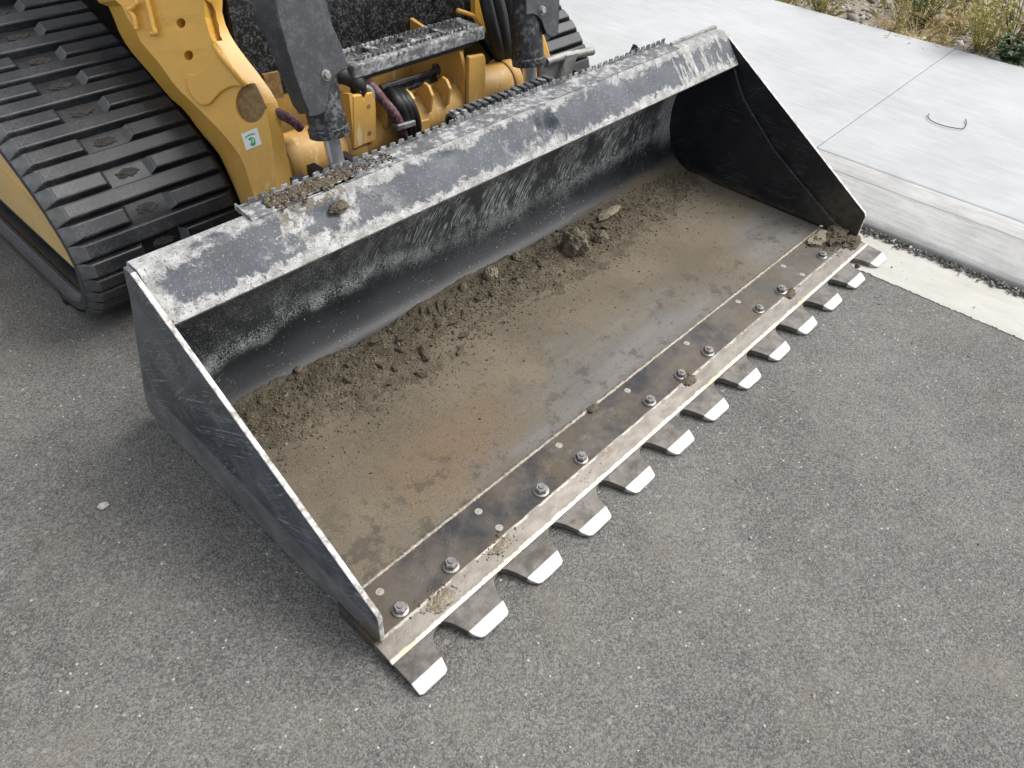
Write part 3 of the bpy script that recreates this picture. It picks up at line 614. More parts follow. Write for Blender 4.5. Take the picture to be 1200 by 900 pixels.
# root fillets: rounded web between neighbouring teeth
for i in range(12):
    r = .0581+.16*i; 
def bolt_mesh():
    V1 = tube([(0,0,0), (0,0,.0035), (0,0,.0050)], [.0178, .0172, .0145], 18); V2 = tube([(0,0,.0049), (0,0,.0150), (0,0,.0180)], [.0138, .0138, .0108], 6); V3 = tube([(0,0,.0179), (0,0,.0215)], [.0070, .0058], 10)
    return mesh_data('bolt', *merge(V1, V2, V3), smooth=True, ang=30)
bme = bolt_mesh()
for k in (0, 1, 3, 4, 6, 7, 8, 10, 11, 13):
    o = link('bolt', bme, MAT['bolt']); o.location = (.068+.1325*k+rng.normal()*.001, .142+rng.normal()*.0012, .0304); o.rotation_euler = (rng.normal()*.03, rng.normal()*.03, rng.uniform(0, 6)); s = rng.uniform(.9, 1.05); o.scale = (s, s, s*rng.uniform(.8, 1.05)); adopt(o, cutting)
pme = mesh_data('plug', *merge(tube([(0,0,0), (0,0,.0009)], [.0085, .0082], 16), tube([(0,0,.0008), (0,0,.0014)], [.003, .0026], 8)))
for x, y in ((.067, .197), (.333, .140), (.332, .199), (.594, .202), (.855, .202), (1.119, .202), (1.386, .203), (1.651, .201), (1.653, .139), (1.905, .201)):
    o = link('plug', pme, MAT['plug']); o.location = (x, y, .0303); adopt(o, cutting)

# ------------------------------------------------------------------ the tracked loader behind the bucket
loader = thing('track_loader', 'yellow and black tracked loader with rubber tracks and lift arms standing behind the black bucket', 'loader', (.994, 2.1, 0))
CX = .994
def mir(VF, s):
    V, F = VF
    return (V, F) if s == 0 else ([(2*CX-p[0], p[1], p[2]) for p in V], [tuple(reversed(f)) for f in F])
def mp(p, s): return Vector(p) if s == 0 else Vector((2*CX-p[0], p[1], p[2]))
# --- rubber tracks
crest = [(3.0, 0), (1.62, 0), (1.50, .001), (1.42, .008), (1.345, .034), (1.278, .085), (1.234, .15), (1.213, .215), (1.215, .265), (1.235, .318), (1.268, .362), (1.315, .405), (1.38, .447), (1.46, .488), (1.56, .530), (1.66, .566), (1.90, .652), (2.30, .795), (2.60, .90), (2.78, .935), (2.93, .89), (2.99, .76), (2.95, .58), (2.99, .30), (3.12, .10), (3.10, .02)]
cr = smooth_path([(y, z, 0) for y, z in crest]+[(3.0, 0, 0)], 8)
cr = resample(cr, 420)[:-1]; NC = len(cr)
def tn(i):
    d = (cr[(i+1) % NC]-cr[i-1]).normalized(); return d, Vector((d.y, -d.x, 0))*-1
# outward normal: the loop runs rear -> front along the ground, so outward is to the left/below
def nrm(i):
    d = (cr[(i+1) % NC]-cr[i-1]).normalized(); return Vector((-d.y, d.x, 0))
if nrm(5).y > 0:
    _n0 = nrm
    def nrm(i): return -_n0(i)
XS0, XS1 = .045, .468
belt_sec = [(.000, -.050), (.000, -.030), (.004, -.0245), (.012, -.0215), (.200, -.0215), (.411, -.0215), (.419, -.0245), (.423, -.030), (.423, -.050), (.36, -.053), (.355, -.060), (.29, -.060), (.285, -.053), (.138, -.053), (.133, -.060), (.075, -.060), (.070, -.053), (.038, -.053), (.034, -.056), (.026, -.056), (.022, -.053)]
lug_len = 0
def lug_mesh(x0, x1, e0, e1, name):
    """one tread bar: sloped flanks, ends chamfered by e0 / e1"""
    V = []; hb, ht, zb, zt_ = .0225, .0172, -.0225, -.0015
    n = 5
    for k in range(n+1):
        t = k/n
        for (z, hw, ins) in ((zb, hb, 0), (zb*.25, (hb*.25+ht*.75), .75), (zt_, ht, 1)):
            a = x0+e0*ins; c = x1-e1*ins; x = a+(c-a)*t
            V += [(x, -hw, z), (x, hw, z)]
    # ring per k: lower y-, y+, mid, top
    F = []
    for k in range(n):
        o, q = k*6, (k+1)*6
        F += [(o, q, q+2, o+2), (o+2, q+2, q+4, o+4), (o+4, q+4, q+5, o+5), (o+5, q+5, q+3, o+3), (o+3, q+3, q+1, o+1)]
    F += [(0, 2, 4, 5, 3, 1), (n*6, n*6+1, n*6+3, n*6+5, n*6+4, n*6+2)]
    me = mesh_data(name, V, F); return me
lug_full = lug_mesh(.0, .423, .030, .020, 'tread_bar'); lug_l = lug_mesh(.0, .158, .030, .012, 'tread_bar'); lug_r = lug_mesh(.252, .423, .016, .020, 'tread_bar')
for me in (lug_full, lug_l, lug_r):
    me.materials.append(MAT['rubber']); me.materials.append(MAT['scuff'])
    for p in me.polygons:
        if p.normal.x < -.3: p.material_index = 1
arc = [0.0]
for i in range(NC): arc.append(arc[-1]+(cr[(i+1) % NC]-cr[i]).length)
i_win = min(range(NC), key=lambda i: (cr[i]-Vector((1.247, .332, 0))).length); PITCH = .0492
for s in (0, 1):
    tk = link('rubber_track', None or mesh_data('rubber_track', *mir((lambda: (
        [(XS0+a, (cr[i]+nrm(i)*d).x, (cr[i]+nrm(i)*d).y) for i in range(NC) for a, d in belt_sec],
        [(i*len(belt_sec)+k, i*len(belt_sec)+(k+1) % len(belt_sec), ((i+1) % NC)*len(belt_sec)+(k+1) % len(belt_sec), ((i+1) % NC)*len(belt_sec)+k) for i in range(NC) for k in range(len(belt_sec))]))(), s), smooth=True, ang=32), MAT['rubber'])
    adopt(tk, loader)
    for k in range(-9, 28):
        target = arc[i_win]+k*PITCH
        i = max(range(NC), key=lambda q: -abs(arc[q]-target)); p = cr[i].lerp(cr[(i+1) % NC], (target-arc[i])/max(arc[i+1]-arc[i], 1e-9)); n = nrm(i); t = (cr[(i+1) % NC]-cr[i-1]).normalized()
        xo = XS0 if s == 0 else 2*CX-XS1
        mt = Matrix(((1, 0, 0, xo), (0, t.x, n.x, p.x), (0, t.y, n.y, p.y), (0, 0, 0, 1)))
        split = (k % 2 == 0)
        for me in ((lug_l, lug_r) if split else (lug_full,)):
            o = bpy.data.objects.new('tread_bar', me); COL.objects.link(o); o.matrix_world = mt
            q = o.rotation_euler.copy(); o.location = mt.translation; o.parent = tk; o.location = mt.translation-wloc(tk)
            b_ = o.modifiers.new('bevel', 'BEVEL'); b_.width = .0035; b_.segments = 2; b_.limit_method = 'ANGLE'; b_.angle_limit = math.radians(25)
        if split and s == 0:      # dried mud packed in the window between the two halves of a bar
            P = ICO3_V.copy(); nn = np.array([1+.22*math.sin(9*v[0]+k)*math.cos(8*v[1]+2*k)+.12*rng.normal() for v in P]); P = P*nn[:, None]*np.array([.026, .011, .004])
            o = obj('mud_plug', [tuple(v) for v in P], ICO3_F, MAT['plugm'])
            mt2 = mt.copy(); c = mt @ Vector((.206, .001, -.021)); o.matrix_world = Matrix.Translation(c) @ mt.to_3x3().to_4x4(); o.parent = tk; o.location = c-wloc(tk)
    fr = [(1.40, .075), (1.31, .16), (1.30, .26), (1.36, .345), (1.47, .41), (1.70, .50), (2.30, .72), (2.75, .84), (2.86, .7), (2.82, .4), (2.95, .09)]
    f = obj('track_frame', *mir(prism(fr, 0, .105, .40), s), MAT['yellowf'], loader, bevel=.008)
    obj('frame_rib', *mir(prism([(1.55, .20), (2.7, .30), (2.7, .33), (1.55, .23)], 0, .098, .106), s), MAT['yellowf'], f)
    obj('frame_skirt', *mir(prism([(1.44, .0665), (2.9, .0665), (2.9, .095), (1.44, .095)], 0, .112, .118), s), MAT['black'], f)
# --- lift arms: outlines surveyed on the arm's outer face (x = .50)
XA, XB = .50, .566
pA = [(104, -12), (125, 5), (132, 17), (137, 32), (151, 57), (175, 85), (200, 115), (217, 130), (235, 155), (255, 178), (266, 200), (283, 240)]
pB = [(126, -14), (140, 2), (150, 22), (160, 37), (167, 52), (185, 72), (205, 100), (222, 117), (240, 135), (255, 150), (272, 170), (285, 190), (295, 222), (303, 245)]
pC = [(236, -14), (238, 2), (242, 25), (252, 50), (272, 78), (290, 100), (310, 128), (317, 155), (320, 180), (326, 230)]
pD = [(257, -14), (259, 2), (262, 22), (272, 45), (290, 70), (307, 92), (325, 120), (331, 150), (336, 180), (342, 205), (347, 226)]
def ext(P, L=.40, L2=.10):
    d = (P[0]-P[4]).normalized(); e = Vector((0, -.25, -1)).normalized()
    return [P[0]+d*L]+P+[P[-1]+e*L2]
AN = Vector((-.84, -.42, .34)).normalized(); AP = at(265, 100, 0, XA)      # the arm's outer face is turned a little to the front
on = lambda a, b, d=0.0: atp(a, b, AP, AN)+AN*d
lines = [ext([atp(x, y, AP-AN*.075, AN) for x, y in pA]), ext([on(x, y) for x, y in pB]), ext([on(x, y) for x, y in pC]), ext([atp(x, y, AP-AN*.040, AN) for x, y in pD])]
for l in lines[1:3]:
    for i, p in enumerate(l): l[i] = p-AN*((p-AP).dot(AN))
for l, dd in ((lines[0], -.05), (lines[3], -.028)):
    pass
lines = [resample(smooth_path(l, 4), 40) for l in lines]
lines.append([p+Vector((.004, .075, -.06)) for p in lines[3]]); lines.append([p+Vector((.03, .01, -.01)) for p in lines[0]])
for s in (0, 1):
    arm = obj('lift_arm', *mir(loft(lines, True), s), MAT['yellow'], None, True, 18)
    if s == 0:
        def cutpoly(px, x0, x1): return slab([on(a, b, XA-x0) for a, b in px], -AN, x1-x0)
        for a, b in ((212, 27), (221, 65)):
            boolean(arm, *cutpoly([(a+5.4*math.cos(t), b+5.8*math.sin(t)) for t in np.linspace(0, 6.2832, 20, endpoint=False)], .49, .53))
        boolean(arm, *cutpoly([(239, -2), (243, 3), (247, 22), (253, 42), (256, 47), (250, 49), (245, 38), (240, 20)], .49, .535))
        el = [(294+18*math.cos(t), 121+23*math.sin(t)) for t in np.linspace(0, 2*math.pi, 28, endpoint=False)]
        el = [(min(x, 294+(y-98)*.50+2), y) for x, y in el]
        boolean(arm, *cutpoly(el, .49, .508))
    if s == 1: arm.location.x += .065
    adopt(arm, loader)
    b_ = arm.modifiers.new('bevel', 'BEVEL'); b_.width = .004; b_.segments = 3; b_.limit_method = 'ANGLE'; b_.angle_limit = math.radians(35)
    if s == 0:
        obj('worn_boss', *cutpoly([(294+(x-294)*1.02, 121+(y-121)*1.02) for x, y in el], .5075, .512), MAT['worn'], arm)
        br = [(250, 49), (256, 50), (272, 77), (289, 100), (275, 101), (262, 107), (252, 117), (247, 122), (237, 123), (225, 110), (220, 95), (222, 87), (232, 86), (245, 75), (250, 60)]
        pts = smooth_path([(a, b, 0) for a, b in br+[br[0]]], 3)[:-1]
        obj('cast_bracket', *cutpoly([(p.x, p.y) for p in pts], XA-.008, XA+.001), MAT['yellow'], arm, bevel=.003)
        obj('rod_ridge', *tube([on(253, 52, .009), on(262, 66, .010), on(289, 101, .008)], [.004, .007, .005], 8), MAT['yellow'], arm, True)
        for px in ([(154, 12), (160, 10), (166, 3)], [(154, 12), (161, 20), (164, 36)], [(173, -12), (179, 12), (184, 33), (186, 39), (181, 40)]):
            obj('clip_rod', *tube(smooth_path([on(a, b, .012) for a, b in px], 5), .0062, 9), MAT['yellow'], arm, True)
        # white sticker with green print
        st = [on(a, b) for a, b in ((283, 157), (301.5, 149.5), (307, 169), (289, 176.5))]
        sk_ = obj('sticker', *slab([p+AN*.0015 for p in st], -AN, .0018), MAT['sticker'], arm)
        def sp(u, v): return st[0]+(st[1]-st[0])*u+(st[3]-st[0])*v
        parts = []
        for k in range(7):
            u = .17+.092*k; v = .24-.05*math.sin(math.pi*k/6)
            q = [sp(u, v), sp(u+.07, v-.008), sp(u+.075, v+.075), sp(u+.005, v+.083)]; parts.append(slab([p+AN*.0022 for p in q], -AN, .0012))
        ring = [sp(.47+.19*math.cos(t), .60+.19*math.sin(t)) for t in np.linspace(-2.4, 2.3, 16)]; ring = [p+AN*.0016 for p in ring]
        parts.append(tube(ring, .0016, 6))
        tail = [sp(u, v)+AN*.0016 for u, v in ((.40, .50), (.52, .52), (.50, .66), (.40, .72), (.42, .86), (.60, .84), (.66, .74))]; parts.append(tube(tail, .0016, 6))
        obj('sticker_print', *merge(*parts), MAT['green'], sk_)
# --- cross tube between the arms, with welded fins and brackets
TY, TZ, TR = 1.165, .362, .066
ct = obj('cross_tube', *tube([(x, TY, TZ) for x in np.linspace(.56, 2*CX-.56, 30)], TR, 40), MAT['yellowd'], loader, True, 40)
for x0, x1, r in ((.566, .60, .073), (2*CX-.60, 2*CX-.566, .073), (.742, .800, .0705), (1.20, 1.24, .071)):
    obj('collar', *tube([(x0, TY, TZ), (x0+.004, TY, TZ), (x1-.004, TY, TZ), (x1, TY, TZ)], [r-.003, r, r, r-.003], 40), MAT['yellowd'], ct, True, 40)
def onY(px, y): return [at(a, b, 1, y) for a, b in px]
fp = onY([(414, 113), (424, 111), (427, 117), (430, 110), (437, 108), (440, 118), (441, 130), (440.5, 165), (428, 169), (415, 175)], 1.088)
pl = obj('hose_bracket', *slab(fp, (0, 1, .15), .012), MAT['yellowd'], ct, bevel=.0025)
a0, a1 = at(414, 113, 1, 1.088), at(415, 175, 1, 1.088)
obj('bracket_side', *prism([(1.090, a1.z), (1.090, a0.z+.008), (1.155, a0.z-.005), (1.20, .36), (1.16, .32)], 0, a0.x-.011, a0.x-.001), MAT['yellowd'], pl)
for a, b in ((432, 125), (433, 156)):
    c = at(a, b, 1, 1.088); obj('bolt_hole', *disc(c+Vector((0, .004, 0)), (0, -1, 0), .0065, .0046, 14), MAT['worn'], pl)
for tp, bt in (((447, 118), (450, 150)), ((478, 107), (481, 136)), ((500, 99), (504, 131)), ((521, 92), (524, 123))):
    t_, b2 = at(*tp, 1, 1.11), at(*bt, 1, 1.096); x = t_.x
    obj('fin', *prism([(1.094, b2.z), (1.085, b2.z+.05), (1.100, t_.z), (1.118, t_.z+.004), (1.165, .425), (1.165, .36)], 0, x-.005, x+.005), MAT['yellowd'], ct, bevel=.002)
rp = onY([(550, 67), (568, 64), (569.5, 70), (569, 115), (549, 123)], 1.085)
rb = obj('stop_plate', *slab(rp, (0, 1, .1), .014), MAT['yellowd'], ct, bevel=.003)
obj('stop_web', *prism([(1.10, .30), (1.10, .47), (1.12, .52), (1.34, .56), (1.34, .30)], 0, rp[0].x-.004, rp[0].x+.008), MAT['yellowd'], rb)
obj('pad', *slab(onY([(487, 144), (503, 140), (504, 152), (488, 157)], 1.094), (0, 1, .2), .01), MAT['yellowd'], ct, bevel=.002)
# --- tilt cylinders with their bent guard plates
ax0, ax1 = Vector((.634, 1.005, .392)), Vector((.634, 1.079, .761)); axd = (ax1-ax0).normalized(); nf = Vector((0, -axd.z, axd.y))
axt = lambda z: ax0+axd*((z-ax0.z)/axd.z)
G0 = ax0+nf*.056
fold = [(319, -10), (322, 0), (326, 20), (333, 45), (340, 70), (346, 90), (352, 106), (357, 120), (362, 132)]
right = [(379.5, -10), (382, 0), (390, 30), (401, 54), (409, 80), (398, 85), (391, 92), (387, 100), (385.5, 112), (384, 124), (379, 133), (371, 136.5), (362, 137)]
flng = [(293, -14), (296, 0), (298, 22), (308, 38), (318, 58), (328, 86), (336, 106), (342, 122), (351, 134)]
up = axd*.35
f3 = [atp(a, b, G0, nf) for a, b in fold]; r3 = [atp(a, b, G0, nf) for a, b in right]; l3 = [atp(a, b, ax0-nf*.005, nf) for a, b in flng]
f3 = [f3[0]+up]+f3; r3 = [r3[0]+up]+r3; l3 = [l3[0]+up]+l3
face = r3+f3[::-1]
for s in (0, 1):
    cy = obj('tilt_cylinder', *tube([mp(axt(z), s) for z in (.476, .4765, .482, .484, 1.15)], [.030, .046, .0475, .0455, .0455], 36), MAT['black'], loader, True, 40)
    obj('cylinder_collar', *tube([mp(axt(z), s) for z in (.470, .472, .490, .492)], [.046, .050, .050, .0475], 36), MAT['black2'], cy, True, 40)
    obj('piston_rod', *tube([mp(axt(z), s) for z in (.34, .472)], .0205, 28), MAT['chrome'], cy, True, 40)
    e0 = mp((.634, .985, .352), s)
    obj('rod_end', *merge(tube([e0+Vector((-.028, 0, 0)), e0+Vector((.028, 0, 0))], .042, 24), tube([e0+Vector((0, .005, .02)), e0+Vector((0, .012, .052))], .028, 20)), MAT['black2'], cy, True, 40)
    th = nf*-.006; n = len(face)
    gv = [tuple(mp(p, s)) for p in face]+[tuple(mp(p+th, s)) for p in face]
    gp = obj('cylinder_guard', gv, [tuple(range(n)), tuple(range(2*n-1, n-1, -1))]+[(i, (i+1) % n, n+(i+1) % n, n+i) for i in range(n)], MAT['guard'], loader, bevel=.003, seg=3)
    lf, fo = resample(l3, 24), resample([p-nf*.0005 for p in f3], 24)
    mid = [a*.12+c*.88+nf*.006 for a, c in zip(lf, fo)]
    V, F = loft([lf, mid, fo, [p-nf*.006+Vector((.004, 0, 0)) for p in fo], [p+Vector((.006, .002, 0)) for p in lf]], True)
    obj('guard_flange', *mir((V, F), s), MAT['guard'], gp, True, 50)
    c = mp(atp(382, 88, G0, nf), s); 
    obj('guard_bolt', *merge(tube([c, c+nf*.002], .0125, 16), tube([c+nf*.0019, c+nf*.008, c+nf*.010], [.0095, .0095, .0075], 6)), MAT['galv'], gp)
# --- front step, panels, chassis
SX0, SX1, SY0, SY1, ST = .775, 1.242, 1.095, 1.205, .580
bars = [box(SX0, SX1, SY0, SY0+.022, ST-.034, ST), box(SX0, SX1, SY1-.018, SY1, ST-.034, ST), box(SX0, SX0+.03, SY0+.022, SY1-.018, ST-.034, ST), box(SX1-.03, SX1, SY0+.022, SY1-.018, ST-.034, ST)]
fs = obj('front_step', *merge(*bars), MAT['grease'], loader, bevel=.005)
for k in range(1, 4):
    x = SX0+(SX1-SX0)*k/4; obj('tread_web', *box(x-.014, x+.014, SY0+.0215, SY1-.0175, ST-.020, ST-.001), MAT['step'], fs, bevel=.003)
obj('tread_web', *box(SX0+.0295, SX1-.0295, (SY0+SY1)/2-.009, (SY0+SY1)/2+.009, ST-.022, ST-.003), MAT['step'], fs, bevel=.003)
tt = []
for k in range(26):
    x = SX0+.035+.0158*k
    for y in (SY0+.018, SY1-.022): tt.append(box(x, x+.008, y, y+.004, ST-.002, ST+.007))
tag(obj('step_teeth', *merge(*tt), MAT['step'], fs), kind='stuff')
tag(crumbs('step_crust', [(rng.uniform(SX0+.01, SX1-.01), rng.choice([SY0+.01, SY1-.01, (SY0+SY1)/2])+rng.normal()*.006, ST-.004, rng.uniform(.002, .006)) for _ in range(260)], MAT['soil2'], fs), kind='stuff')
obj('step_pan', *box(SX0+.03, SX1-.03, SY0+.022, SY1-.018, ST-.052, ST-.046), MAT['dark'], fs)
fpn = obj('front_panel', *box(.60, 2*CX-.60, 1.33, 1.345, .455, 1.05), MAT['front'], loader)
for x in (.72, 1.27): obj('panel_bolt', *disc((x, 1.331, .60), (0, -1, 0), .010, .008, 6), MAT['galv'], fpn)
obj('panel_handle', *tube(smooth_path([(.90, 1.328, .73), (.90, 1.30, .735), (1.02, 1.30, .74), (1.02, 1.328, .74)], 5), .008, 10), MAT['galv'], fpn, True)
obj('axle_plate', *box(.60, 2*CX-.60, 1.332, 1.345, .30, .452), MAT['yellowd'], loader)
obj('chassis', *box(.595, 2*CX-.595, 1.36, 3.0, .13, 1.05), MAT['dark'], loader)
obj('cheek_plate', *box(.582, .592, 1.22, 1.36, .28, .56), MAT['dark'], loader)
obj('peeling_plate', *slab(onY([(309, 88), (327, 84), (333, 114), (316, 117)], 1.22), (0, 1, 0), .01), MAT['worn'], loader)
obj('yellow_upright', *slab(onY([(557, -10), (585, -10), (596, 18), (592, 34), (572, 40), (557, 20)], 1.26), (0, 1, 0), .02), MAT['yellow'], loader)
obj('grab_wire', *tube(smooth_path(onY([(536, 12), (548, 16), (556, 20), (560, 30)], 1.20), 5), .006, 8), MAT['yellow'], loader, True)
# hydraulic pipes and hoses over the tube
for p, q in (((436, 118), (522, 88)), ((446, 104), (512, 84))):
    obj('hydraulic_pipe', *tube(onY([p, q], 1.225), .0105, 12), MAT['black2'], loader, True, 40)
for (a, b), r in (((514, 80), .017), ((523, 82), .021), ((534, 85), .024)):
    c = at(a, b, 1, 1.215); obj('pipe_nut', *tube([c-Vector((.014, 0, 0)), c+Vector((.014, 0, 0))], r, 6), MAT['black2'], loader)
def hose(px, ys, r, mat, name='hydraulic_hose'):
    pts = [at(a, b, 1, y) for (a, b), y in zip(px, ys)]; return obj(name, *tube(smooth_path(pts, 6), r, 12), mat, loader, True, 50)
hose([(415, 84), (425, 91), (436, 101), (447, 115), (459, 129), (468, 143), (473, 156), (474, 168), (471, 180)], [1.17, 1.14, 1.11, 1.09, 1.075, 1.07, 1.08, 1.09, 1.11], .0125, MAT['hose'])
for dx in (0, 7, 13): hose([(456+dx, 108), (465+dx*.9, 118), (472+dx*.9, 132), (477+dx*.8, 148), (478+dx*.6, 162), (473+dx*.5, 178)], [1.13, 1.085, 1.075, 1.08, 1.09, 1.11], .0165, MAT['dark'])
for y_ in (0,):
    cps = [at(466, 150, 1, 1.055), at(474, 147.5, 1, 1.050), at(486, 144, 1, 1.055)]
    V, F = loft([[p+Vector((0, 0, .008)) for p in cps], [p+Vector((0, -.004, .006)) for p in cps], [p+Vector((0, -.004, -.006)) for p in cps], [p+Vector((0, 0, -.008)) for p in cps], [p+Vector((0, .03, 0)) for p in cps]], True)
    obj('hose_clamp', V, F, MAT['band'], loader)
hose([(420, 107), (424, 103), (430, 103), (435, 108), (437, 114)], [1.10, 1.10, 1.10, 1.10, 1.10], .009, MAT['galv'], 'hose_sleeve')
hose([(390, 90), (400, 88), (412, 92), (420, 100), (420, 112)], [1.15, 1.13, 1.12, 1.11, 1.12], .022, MAT['dark'])
hose([(318, 128), (328, 134), (342, 141), (352, 150)], [1.15, 1.13, 1.12, 1.12], .012, MAT['hose'])
hose([(258, -20), (266, 10), (276, 42), (288, 72)], [1.40, 1.38, 1.36, 1.36], .018, MAT['dark'])
hose([(268, -20), (275, 6), (285, 40), (300, 80)], [1.42, 1.40, 1.38, 1.36], .014, MAT['black2'])
hose([(273, -14), (276, 4), (282, 22)], [1.36, 1.36, 1.36], .007, MAT['hose'])
for dx, r in ((0, .02), (12, .024), (24, .02)): hose([(568+dx, -6), (574+dx, 20), (580+dx*.8, 44), (586+dx*.5, 66), (590+dx*.4, 84)], [1.20, 1.18, 1.17, 1.18, 1.2], r, MAT['dark'])
# coupler lever beside the right-hand cylinder
lv = obj('coupler_lever', *tube([at(640, 73, 1, 1.0), at(660, 66, 1, 1.0), at(694, 60, 1, 1.0)], .0125, 14), MAT['galv'], loader, True, 50)
obj('lever_plate', *slab(onY([(635, 73), (663, 63), (648, 108), (632, 100)], 1.0), (.1, 1, 0), .006), MAT['galv'], lv, bevel=.002)
obj('lever_link', *slab(onY([(664, 65), (678, 62), (664, 103), (651, 108)], .985), (.2, 1, 0), .008), MAT['galv'], lv, bevel=.002)
obj('lever_bar', *tube([at(655, 104, 1, 1.03), at(692, 88, 1, 1.03)], .011, 12), MAT['galv'], lv, True, 50)
obj('quick_coupler', *merge(box(.575, .597, .905, 1.05, .12, .40), box(.671, .693, .905, 1.05, .12, .40), box(1.295, 1.317, .905, 1.05, .12, .40), box(1.391, 1.413, .905, 1.05, .12, .40), box(.575, 1.413, 1.0, 1.05, .10, .20)), MAT['dark'], loader)

# ------------------------------------------------------------------ dirt left in the bucket
from mathutils import noise as mn
def floor_z(y):
    for (a, za), (c, zc) in zip(ip, ip[1:]):
        if a <= y <= c and y < .86: return za+(zc-za)*(y-a)/max(c-a, 1e-9)
    return .0255
def cover(x, y):
    """how thick the loose dirt lies (metres)"""
    if not (.015 < x < BW-.015): return -.004
    n1 = mn.fractal(Vector((x*3.2, y*5.5, 3.1)), 1.0, 2.0, 4); n2 = mn.fractal(Vector((x*14, y*14, 1.7)), .9, 2.0, 4); n3 = mn.fractal(Vector((x*45, y*45, 5.2)), .8, 2.0, 3)
    back = .793+.008*math.sin(x*9)-.02*max(0, (x-1.75)*3); ridge = math.exp(-((y-(back-.075))/.085)**2)
    a = .0105+.011*math.exp(-((x-1.26)/.22)**2)+.006*math.exp(-((x-.45)/.35)**2)-.003*max(0, min(1, (x-1.5)*3))
    h = a*ridge*(1+.9*n1)-.0045+.0025*max(0, 1-abs(y-.55)*3.0)
    h -= .014*math.exp(-((x-.80)/.12)**2-((y-.70)/.045)**2)+.010*math.exp(-((x-1.66)/.09)**2-((y-.73)/.05)**2)+.012*math.exp(-((x-1.86)/.08)**2-((y-.62)/.06)**2)
    if y > back: h -= (y-back)*.55
    return h+.0042*n2*(.4+ridge)+.0022*n3
nx, ny = 400, 116; gx = np.linspace(.022, BW-.022, nx); gy = np.linspace(.28, .842, ny); V = []; F = []; HT = np.empty((ny, nx))
for j, y in enumerate(gy):
    fz = floor_z(y)
    for i, x in enumerate(gx):
        h = cover(x, y); HT[j, i] = h; V.append((x, y, fz+max(h, -.006)))
for j in range(ny-1):
    for i in range(nx-1):
        if max(HT[j, i], HT[j+1, i], HT[j, i+1], HT[j+1, i+1]) > -.0015: F.append((j*nx+i, j*nx+i+1, (j+1)*nx+i+1, (j+1)*nx+i))
used = sorted({k for f in F for k in f}); rm = {k: i for i, k in enumerate(used)}
d_ = obj('loose_dirt', [V[k] for k in used], [tuple(rm[k] for k in f) for f in F], MAT['soil'], None, True)
tag(d_, 'layer of dry brown dirt along the back of the bucket floor', 'dirt', kind='stuff')
def top(x, y): return floor_z(y)+max(0.0, cover(x, y))
it = []
while len(it) < 9500:
    x = rng.uniform(.03, BW-.03); y = .79-abs(rng.normal())*.13
    if y < .26 or y > .81: continue
    c = cover(x, y); near = math.exp(-((y-.73)/.10)**2)
    lw = 1.0 if x < 1.45 else .75
    if rng.random() > (.25+.75*near)*lw: continue
    s = float(np.clip(rng.lognormal(-6.15, .5), .0009, .0042+.0062*near*(1 if x < 1.4 else .55)))
    it.append((x, y, top(x, y)-s*.2, s))
tag(crumbs('soil_crumbs', it, MAT['crumb']), 'loose crumbs of dry soil strewn over the bucket floor', 'soil crumbs', kind='stuff')
it = []
while len(it) < 5200:
    x = rng.uniform(.03, BW-.03); y = rng.uniform(.25, .72)
    if rng.random() > (.25+.75*max(0, 1-abs(x-.45)/.7))*(.3+.7*min(1, (y-.25)/.3)): continue
    it.append((x, y, top(x, y), float(rng.uniform(.0006, .0015))))
tag(crumbs('soil_grit', it, MAT['crumb']), 'fine soil grit sprinkled over the worn steel floor of the bucket', 'soil grit', kind='stuff')
_b = bmesh.new(); bmesh.ops.create_icosphere(_b, subdivisions=4, radius=1.0)
ICO4_V = np.array([v.co[:] for v in _b.verts]); ICO4_F = [tuple(v.index for v in f.verts) for f in _b.faces]; _b.free()
def lump(name, size, seed, rough=.28, freq=1.6, sub=None):
    big = max(size[:2]) > .018 and max(size[:2]) < .5; sub = ICO4_V if big else ICO3_V
    V = []
    for v in sub:
        p = Vector(v); f = 1+rough*mn.fractal(p*freq+Vector((seed*3.7, seed, -seed)), .9, 2.1, 5)+.10*mn.cell(p*3.0+Vector((seed, 0, 0)))+(.09*mn.fractal(p*6+Vector((0, seed, 0)), .8, 2.1, 3) if big else 0)
        V.append((v[0]*size[0]*f, v[1]*size[1]*f, v[2]*size[2]*f))
    return mesh_data(name, V, ICO4_F if big else ICO3_F, True, 30)
def clod(x, y, size, seed, mat, label, name='soil_clod', cat='clod', rot=0, tilt=0, group=None, z=None, rough=.32):
    o = link(name, lump(name, size, seed, rough), MAT[mat]); o.location = (x, y, (top(x, y)+size[2]*.62) if z is None else z); o.rotation_euler = (tilt, tilt*.6, rot)
    return tag(o, label, cat, group)
clod(1.232, .690, (.034, .040, .046), 1, 'soil3', 'large upright brown clod of hard soil, biggest lump in the bucket', tilt=.15, rough=.26)
clod(1.492, .752, (.058, .017, .010), 2, 'soil2', 'flat pale clay slab lying against the back wall of the bucket', rot=.05, rough=.20)
clod(.945, .762, (.021, .018, .021), 3, 'soil2', 'tan angular clod at the back edge, left of the large upright clod', rough=.24)
clod(1.345, .672, (.024, .020, .018), 4, 'soil3', 'rounded dark soil lump just right of the large upright clod', rough=.3)
clod(1.065, .775, (.013, .012, .013), 5, 'soil3', 'small grey rounded stone against the back wall between tan and large clods', 'small_stone', 'stone', rough=.12)
clod(.845, .772, (.012, .011, .013), 6, 'soil3', 'dark pebble beside the left side of the tan clod', 'small_stone', 'stone', rough=.15)
clod(.31, .795, (.010, .009, .009), 7, 'soil3', 'grey pebble at the dirt edge near the left end of the bucket', 'small_stone', 'stone', rough=.12)
